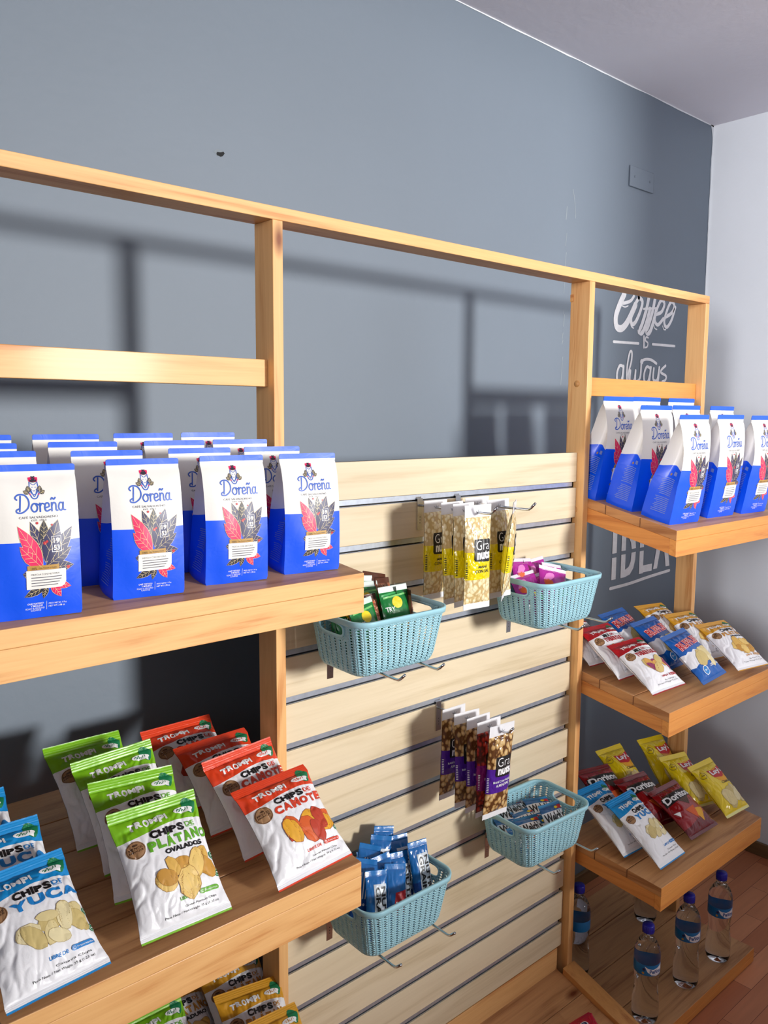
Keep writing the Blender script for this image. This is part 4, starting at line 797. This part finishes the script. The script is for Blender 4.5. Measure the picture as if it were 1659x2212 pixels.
# ================================================================ bars and small packs in the baskets
def bar(w, h, t, seed, mat, art, seal=None, name='snack_bar'): return pack(name, pillow(w, h, t, seed, vt=.09, vb=.09, wr=.55, pinch=.04), mat, art, seal_mat=seal, nu=26, nv=34, L=.004, zig=.0012)
w, h = .072, .125; X = X_(w); Z = lambda f: f * h
mGB = zone('green_wrapper', (18, 120, 54), [('hi', .44, .03, 2, 0, (10, 70, 44)), ('band', .905, .93, 0, 0, (40, 170, 80))], .24, .5, .3, wrinkle=.0006)
a = Art(); a.lv = 1.5; a.ell(KYL, X(.52), Z(.72), .17 * w, .17 * w); a.rect(ink('pale_green', (120, 200, 110)), X(.1), X(.9), Z(.80), Z(.83), .004); a.rect(ink('mid_green', (60, 170, 90)), X(.05), X(.6), Z(.84), Z(.87), .004); a.rect(KGO, X(.68), X(.82), Z(.1), Z(.44)); a.txt(KW, 'TRY', X(.1), X(.4), Z(.58), Z(.66), .02); a.txt(ink('pale_green', (120, 200, 110)), 'NATURE', X(.1), X(.6), Z(.34), Z(.42), .03)
gb = bar(w, h, .018, 41, mGB, a, ink('seal_silver', (214, 226, 220), .3))
mBB = zone('granola_wrapper', (18, 120, 54), [('lo', .45, .03, 3, 0, (150, 92, 70)), ('hi', .3, 0, 0, 0, (16, 90, 48))], .26, .5, .3, wrinkle=.0012)
a = Art(); a.lv = 1.5; rn = random.Random(2)
for i in range(60): a.ell(CH['sweet'][0][0] if i % 3 == 0 else ink('granola_pink', (206, 150, 124)), X(.08 + .84 * rn.random()), Z(.5 + .38 * rn.random()), .004, .0016, rn.random() * 3, 8)
gb2 = bar(w, h, .018, 42, mBB, a, ink('choc_seal', (84, 46, 36), .3))
# poses in each basket: (x, y, z above basket floor, yaw, lean, roll)
def fill(bi, items, group, cat):
    for P, x, y, z, ya, le, ro, lab in items:
        zb = BZ[1] if bi < 2 else BZ[2]; put(P, (BCX[bi] + x, BY + y, zb + z + .035 * 0 + .0055), pose(ya, le, ro), lab, cat, group)
fill(0, [(gb, .036, -.040, .030, -8, 16, -2, 'green-wrapped bar standing at the front of the basket with a round yellow spot'), (gb, -.008, .008, .036, -4, 18, 3, 'green-wrapped bar with a white zigzag seal behind the front one'), (gb, -.022, .030, .046, -6, 12, 6, 'green-wrapped bar at the back left, tallest zigzag seal'),
  (gb2, .034, .040, .046, 8, 16, 14, 'green and brown bar at the very back of the basket'), (gb2, -.036, -.034, .020, -14, 24, -4, 'bar with an oat-cluster picture standing towards the left end'), (gb, .070, -.004, .022, 50, 8, 4, 'dark green bar turned edgeways near the right end'), (gb2, .084, -.010, .014, 66, 4, 4, 'brown and green bar pressed into the right end of the basket'),
  (gb, -.052, -.006, .014, -6, 22, -4, 'green-wrapped bar under the shelf corner at the left end'), (gb, -.056, .022, .012, -10, 18, 4, 'dark green-wrapped bar deep in the left end'), (gb, .020, .018, .040, 10, 18, -10, 'green-wrapped bar behind the front one, seal tipped to the right'), (gb2, .058, .022, .034, 24, 14, 8, 'oat-cluster bar at the back right of the basket'), (gb, -.036, -.044, .014, 4, 20, -6, 'green-wrapped bar at the left front, lower than the rest')], 'green snack bars in the upper left basket', 'snack bar')
w, h = .085, .11; X = X_(w); Z = lambda f: f * h
mMG = zone('magenta_wrapper', (176, 34, 150), [('hi', .35, .06, 2, 0, (108, 20, 96)), ('lo', .93, 0, 0, 0, (230, 224, 232))], .22, .5, .4, wrinkle=.0012)
a = Art(); a.lv = 1.5; a.ell(ink('pale_pink', (228, 130, 200)), X(.3), Z(.75), .2 * w, .08 * h, .5, 14, .3, 3); a.ell(CH['sweet'][0][0], X(.28), Z(.6), .16 * w, .09 * h, -.4, 12, .3, 4); a.rect(KYL, X(.52), X(.58), Z(.1), Z(.5)); a.rect(ink('mid_green', (60, 170, 90)), X(.60), X(.92), Z(.28), Z(.52)); a.lv = 2.3; a.ring(K_, X(.7), Z(.4), .005, .001); a.rib(K_, [(X(.78), Z(.3)), (X(.86), Z(.48)), (X(.9), Z(.34))], .0012)
mg = bar(w, h, .026, 44, mMG, a)
fill(1, [(mg, -.005, -.028, .022, -12, 22, 16, 'magenta snack pack with a peach patch at the middle of the basket'), (mg, .048, -.010, .024, 6, 24, 14, 'magenta snack pack at the right with a white top seal'), (mg, -.052, -.022, .018, -12, 30, -8, 'magenta snack pack at the left end beside the hanging nut pack'),
  (mg, -.040, .022, .040, 4, 18, 6, 'dark magenta snack pack at the back with a silvery seal'), (mg, .030, .035, .030, -6, 14, -6, 'magenta snack pack at the very back of the basket'), (mg, .020, -.040, .018, -14, 30, -10, 'crumpled magenta snack pack at the front edge of the basket'), (mg, .000, .010, .036, 22, 26, 20, 'magenta snack pack on top of the heap, tipped sideways')], 'magenta snack packs in the upper right basket', 'snack pack')
w, h = .075, .085; X = X_(w); Z = lambda f: f * h
mWL = zone('fruit_snack_wrapper', (24, 100, 160), [('band', .40, .76, 0, 0, (236, 238, 242)), ('lo', .93, 0, 0, 0, (40, 130, 180))], .25, .5, .35, wrinkle=.0010)
a = Art(); a.lv = 1.5; a.txt(K_, "Welch's", X(.06), X(.94), Z(.43), Z(.73), .03, .002); a.ell(CH['sweet'][0][0], X(.42), Z(.25), .15 * w, .07 * h, .2); a.ell(KYL, X(.72), Z(.84), .08 * w, .04 * h); a.ell(KPK, X(.18), Z(.3), .06 * w, .05 * h); a.rib(KW, [(X(.05), Z(.36)), (X(.4), Z(.33)), (X(.95), Z(.37))], .0018); a.poly(KR, [(X(.74), Z(.80)), (X(.96), Z(.78)), (X(.96), Z(.9)), (X(.80), Z(.9))])
wl = bar(w, h, .017, 46, mWL, a)
rn = random.Random(12); its = []
LW = ['fruit snack pack standing at the front right of its basket, big black word on white', 'fruit snack pack in the middle right, word facing up', 'fruit snack pack at the back right on top of the pile', 'fruit snack pack in the centre of the pile', 'fruit snack pack left of centre near the front', 'fruit snack pack at the left front corner under the hanging nut pack',
 'fruit snack pack at the back left with a red seal', 'fruit snack pack in the second layer at the centre back', 'fruit snack pack low at the front centre', 'fruit snack pack low at the right end', 'fruit snack pack low at the back left', 'fruit snack pack against the back wall of the basket', 'fruit snack pack at the left end beside the handle']
PW_ = [(.042, -.060, .030, -6, 38, 2), (.052, -.012, .040, -14, 62, 6), (.045, .028, .044, -10, 68, 4), (.0, -.022, .034, -16, 66, -4), (-.030, -.050, .026, -12, 58, 2), (-.060, -.058, .018, -10, 60, 0), (-.035, .020, .038, -18, 66, 8), (.0, .020, .048, -14, 72, -4), (.005, -.062, .012, -6, 52, 2), (.070, -.03, .012, -12, 58, 8), (-.060, -.005, .020, -20, 66, 4), (.02, .045, .026, -8, 60, 0), (-.070, -.03, .026, -40, 68, 2)]
fill(2, [(wl,) + p + (q,) for p, q in zip(PW_, LW)], 'small fruit snack packs in the lower right basket', 'snack pack')
w, h = .050, .135; X = X_(w); Z = lambda f: f * h
mNG = zone('cereal_bar_wrapper', (22, 104, 178), [('hi', .42, .05, 2, 0, (18, 70, 150)), ('lo', .93, 0, 0, 0, (30, 120, 196))], .22, .5, .35, wrinkle=.0008)
a = Art(); a.lv = 1.5; a.rect(ink('silver_panel', (206, 216, 226), .3), X(.34), X(.92), Z(.12), Z(.80)); a.lv = 2.5
def vtxt(a, M_, t, x0, x1, z0, z1):
    V, F = text_tris(t, .03); a.raw(M_, [(x0 + b * (x1 - x0), z1 - q * (z1 - z0)) for q, b in V], F)
vtxt(a, K_, 'GRAIN', X(.40), X(.62), Z(.18), Z(.76)); vtxt(a, K_, 'NUTRI', X(.66), X(.88), Z(.18), Z(.76))
ng = bar(w, h, .018, 48, mNG, a)
a = Art(); a.lv = 1.5; a.poly(KR, [(X(.35), Z(.2)), (X(.95), Z(.3)), (X(.95), Z(.62)), (X(.45), Z(.58))]); a.lv = 2.5; a.txt(KW, '5 VIT', X(.45), X(.85), Z(.35), Z(.45), .02)
ng2 = bar(w, h, .018, 49, mNG, a)
a = Art(); a.lv = 1.5
for i in range(4): a.rect(KW, X(.30 + .12 * i), X(.34 + .12 * i), Z(.42), Z(.80))
for i in range(3): a.ell(KW, X(.35 + .17 * i), Z(.34), .0026, .0026, n=12)
ng3 = bar(w, h, .018, 50, mNG, a)
LN = [(ng, .082, -.040, .030, -10, 16, 0, 'blue cereal bar standing at the right front with bold black letters on silver'), (ng, .060, .004, .032, -12, 18, 2, 'blue cereal bar behind the right front one'), (ng, .055, .030, .040, -8, 16, -4, 'blue cereal bar at the back right, flat top seal'),
 (ng3, .000, -.036, .026, -12, 24, -6, 'darker blue cereal bar in the middle showing its back print'), (ng2, -.022, -.055, .014, -18, 24, 10, 'blue cereal bar with a red flash at the front'), (ng, -.066, -.048, .014, -14, 20, 8, 'blue cereal bar tucked beside the shelf corner at the left front'),
 (ng, .030, -.026, .014, -10, 18, 4, 'blue cereal bar between the middle and the right front ones'), (ng3, -.035, -.005, .030, -14, 26, 4, 'blue cereal bar leaning back left of the middle'), (ng, -.012, .022, .046, -20, 20, 14, 'blue cereal bar at the back, tilted with a wide crimped seal'),
 (ng3, -.060, .018, .044, -22, 22, 18, 'blue cereal bar at the back left leaning towards the shelf'), (ng, .018, .040, .052, -12, 14, 12, 'tallest blue cereal bar touching the slat panel'), (ng3, -.085, -.010, .030, -20, 24, 16, 'blue cereal bar at the left end behind the shelf corner')]
fill(3, LN, 'blue cereal bars in the lower left basket', 'cereal bar')
# ================================================================ water bottles
PET, n, l, bb = newmat('clear_bottle_plastic', .03, .5); bb.inputs['Transmission Weight'].default_value = 1.; bb.inputs['IOR'].default_value = 1.36; bb.inputs['Base Color'].default_value = (.93, .97, 1, 1); tc, ns = None, None
tcb = n.new('ShaderNodeTexCoord'); nb = n.new('ShaderNodeTexNoise'); nb.inputs['Scale'].default_value = 26; l.new(tcb.outputs['Object'], nb.inputs['Vector']); bpb = n.new('ShaderNodeBump'); bpb.inputs['Distance'].default_value = .002; bpb.inputs['Strength'].default_value = .5; l.new(nb.outputs['Fac'], bpb.inputs['Height']); l.new(bpb.outputs[0], bb.inputs['Normal'])
CAPM = M('cap_blue', (40, 40, 170), .35)
mLB = zone('bottle_label_film', (14, 112, 176), [], .3)
def bottle():
    e = empty('water_bottle'); b = MB()
    prof = [(0, .008), (.014, .004), (.024, 0), (.031, .001), (.0355, .008), (.0375, .02), (.0375, .055), (.0362, .075), (.0335, .098), (.0325, .115), (.0335, .132), (.036, .148), (.0362, .152), (.0362, .186), (.037, .190), (.0368, .205), (.034, .222), (.027, .238), (.0185, .250), (.0145, .256), (.0140, .262), (.0165, .263), (.0165, .266), (.0135, .267), (.0135, .272)]
    b.lathe(prof, PET, 40); b.build('bottle_body', e)
    b = MB(); P = [(.0158, .2665), (.0162, .268), (.0162, .286), (.0150, .289), (0, .2895)]
    b.lathe([(.0140, .2665)] + P, CAPM, 32); 
    for k in range(24):
        t = 2 * PI * k / 24; b.tube([(.0164 * math.cos(t), .0164 * math.sin(t), .269), (.0164 * math.cos(t), .0164 * math.sin(t), .285)], .0006, CAPM, 5)
    b.build('cap', e)
    b = MB(); b.lathe([(.0364, .1535), (.0366, .154), (.0366, .1845), (.0364, .185)], mLB, 48)
    a = Art(); a.lv = 1; r_ = .0366; a.poly(KW, [(-.020, .1815), (-.010, .176), (.004, .174), (.020, .178), (.034, .184), (.036, .166), (.028, .157), (.014, .1545), (0, .157), (-.012, .166)])
    a.lv = 2; a.txt(ink('label_blue', (30, 80, 150)), 'Peñitas', -.006, .032, .161, .173, .03, .001); a.rib(ink('label_blue', (30, 80, 150)), [(0, .1585), (.015, .1575), (.028, .160)], .0006); a.ell(KTN, -.024, .161, .0035, .0035); a.ell(KNV, -.022, .172, .004, .004)
    a.onto(b, lambda x, z, o: ((r_ + o) * math.sin(x / r_), -(r_ + o) * math.cos(x / r_), z), .004); b.build('bottle_label', e); return e
bt = bottle()
for x, y, ya, lab in ((1.100, -.203, -38, 'water bottle at the front left of the bottom deck, nearest the divider'), (1.328, -.205, -46, 'water bottle in the middle of the front row on the bottom deck'), (1.519, -.212, -40, 'water bottle at the right of the front row on the bottom deck'),
    (1.530, .052, 0, 'water bottle standing behind, mostly hidden by the shelf corner above'), (1.120, .045, 110, 'water bottle at the back left, half hidden by the middle post')):
    put(bt, (x, y, -2.1097), (0, 0, R(ya)), lab, 'bottle', 'water bottles on the bottom deck')
# ---- small red bag on the sloping deck and a pale parcel at the back of the bottom deck
mRB = zone('crimson_film', (190, 16, 50), [], .2, .5, .4, wrinkle=.0012); a = Art(); a.lv = 1.5; w, h = .12, .15; X = X_(w); Z = lambda f: f * h
a.ell(KNV, X(.55), Z(.78), .12 * w, .06 * h, .4); a.lv = 1.2; a.ell(KW, X(.55), Z(.775), .14 * w, .075 * h, .4); a.lv = 2.5; a.txt(KW, 'Bits', X(.35), X(.85), Z(.5), Z(.66), .06, .004)
for i in range(3): a.rib(KTN, [(X(.36 + .06 * i), Z(.80)), (X(.40 + .06 * i), Z(.86))], .0016, False)
rb = pack('crisp_bag', pillow(w, h, .04, 53, fold=.9, wr=1.5), mRB, a)
put(rb, (.826, -.268, -2.149 + .3 * (.40 - .268) + .022), pose(-14, 62, -6), 'small crimson snack bag lying on the sloping base deck at the picture bottom', 'crisp bag')
a = Art(); pw = pack('paper_parcel', pillow(.13, .12, .05, 57, wr=1.2), M('parcel_paper', (206, 200, 206), .6, bump=.0005), None, seal_mat=M('parcel_paper', (206, 200, 206), .6))
put(pw, (1.275, .125, -2.088), pose(30, 80, 0), 'pale crumpled packet lying at the back of the bottom deck behind the middle post', 'packet')
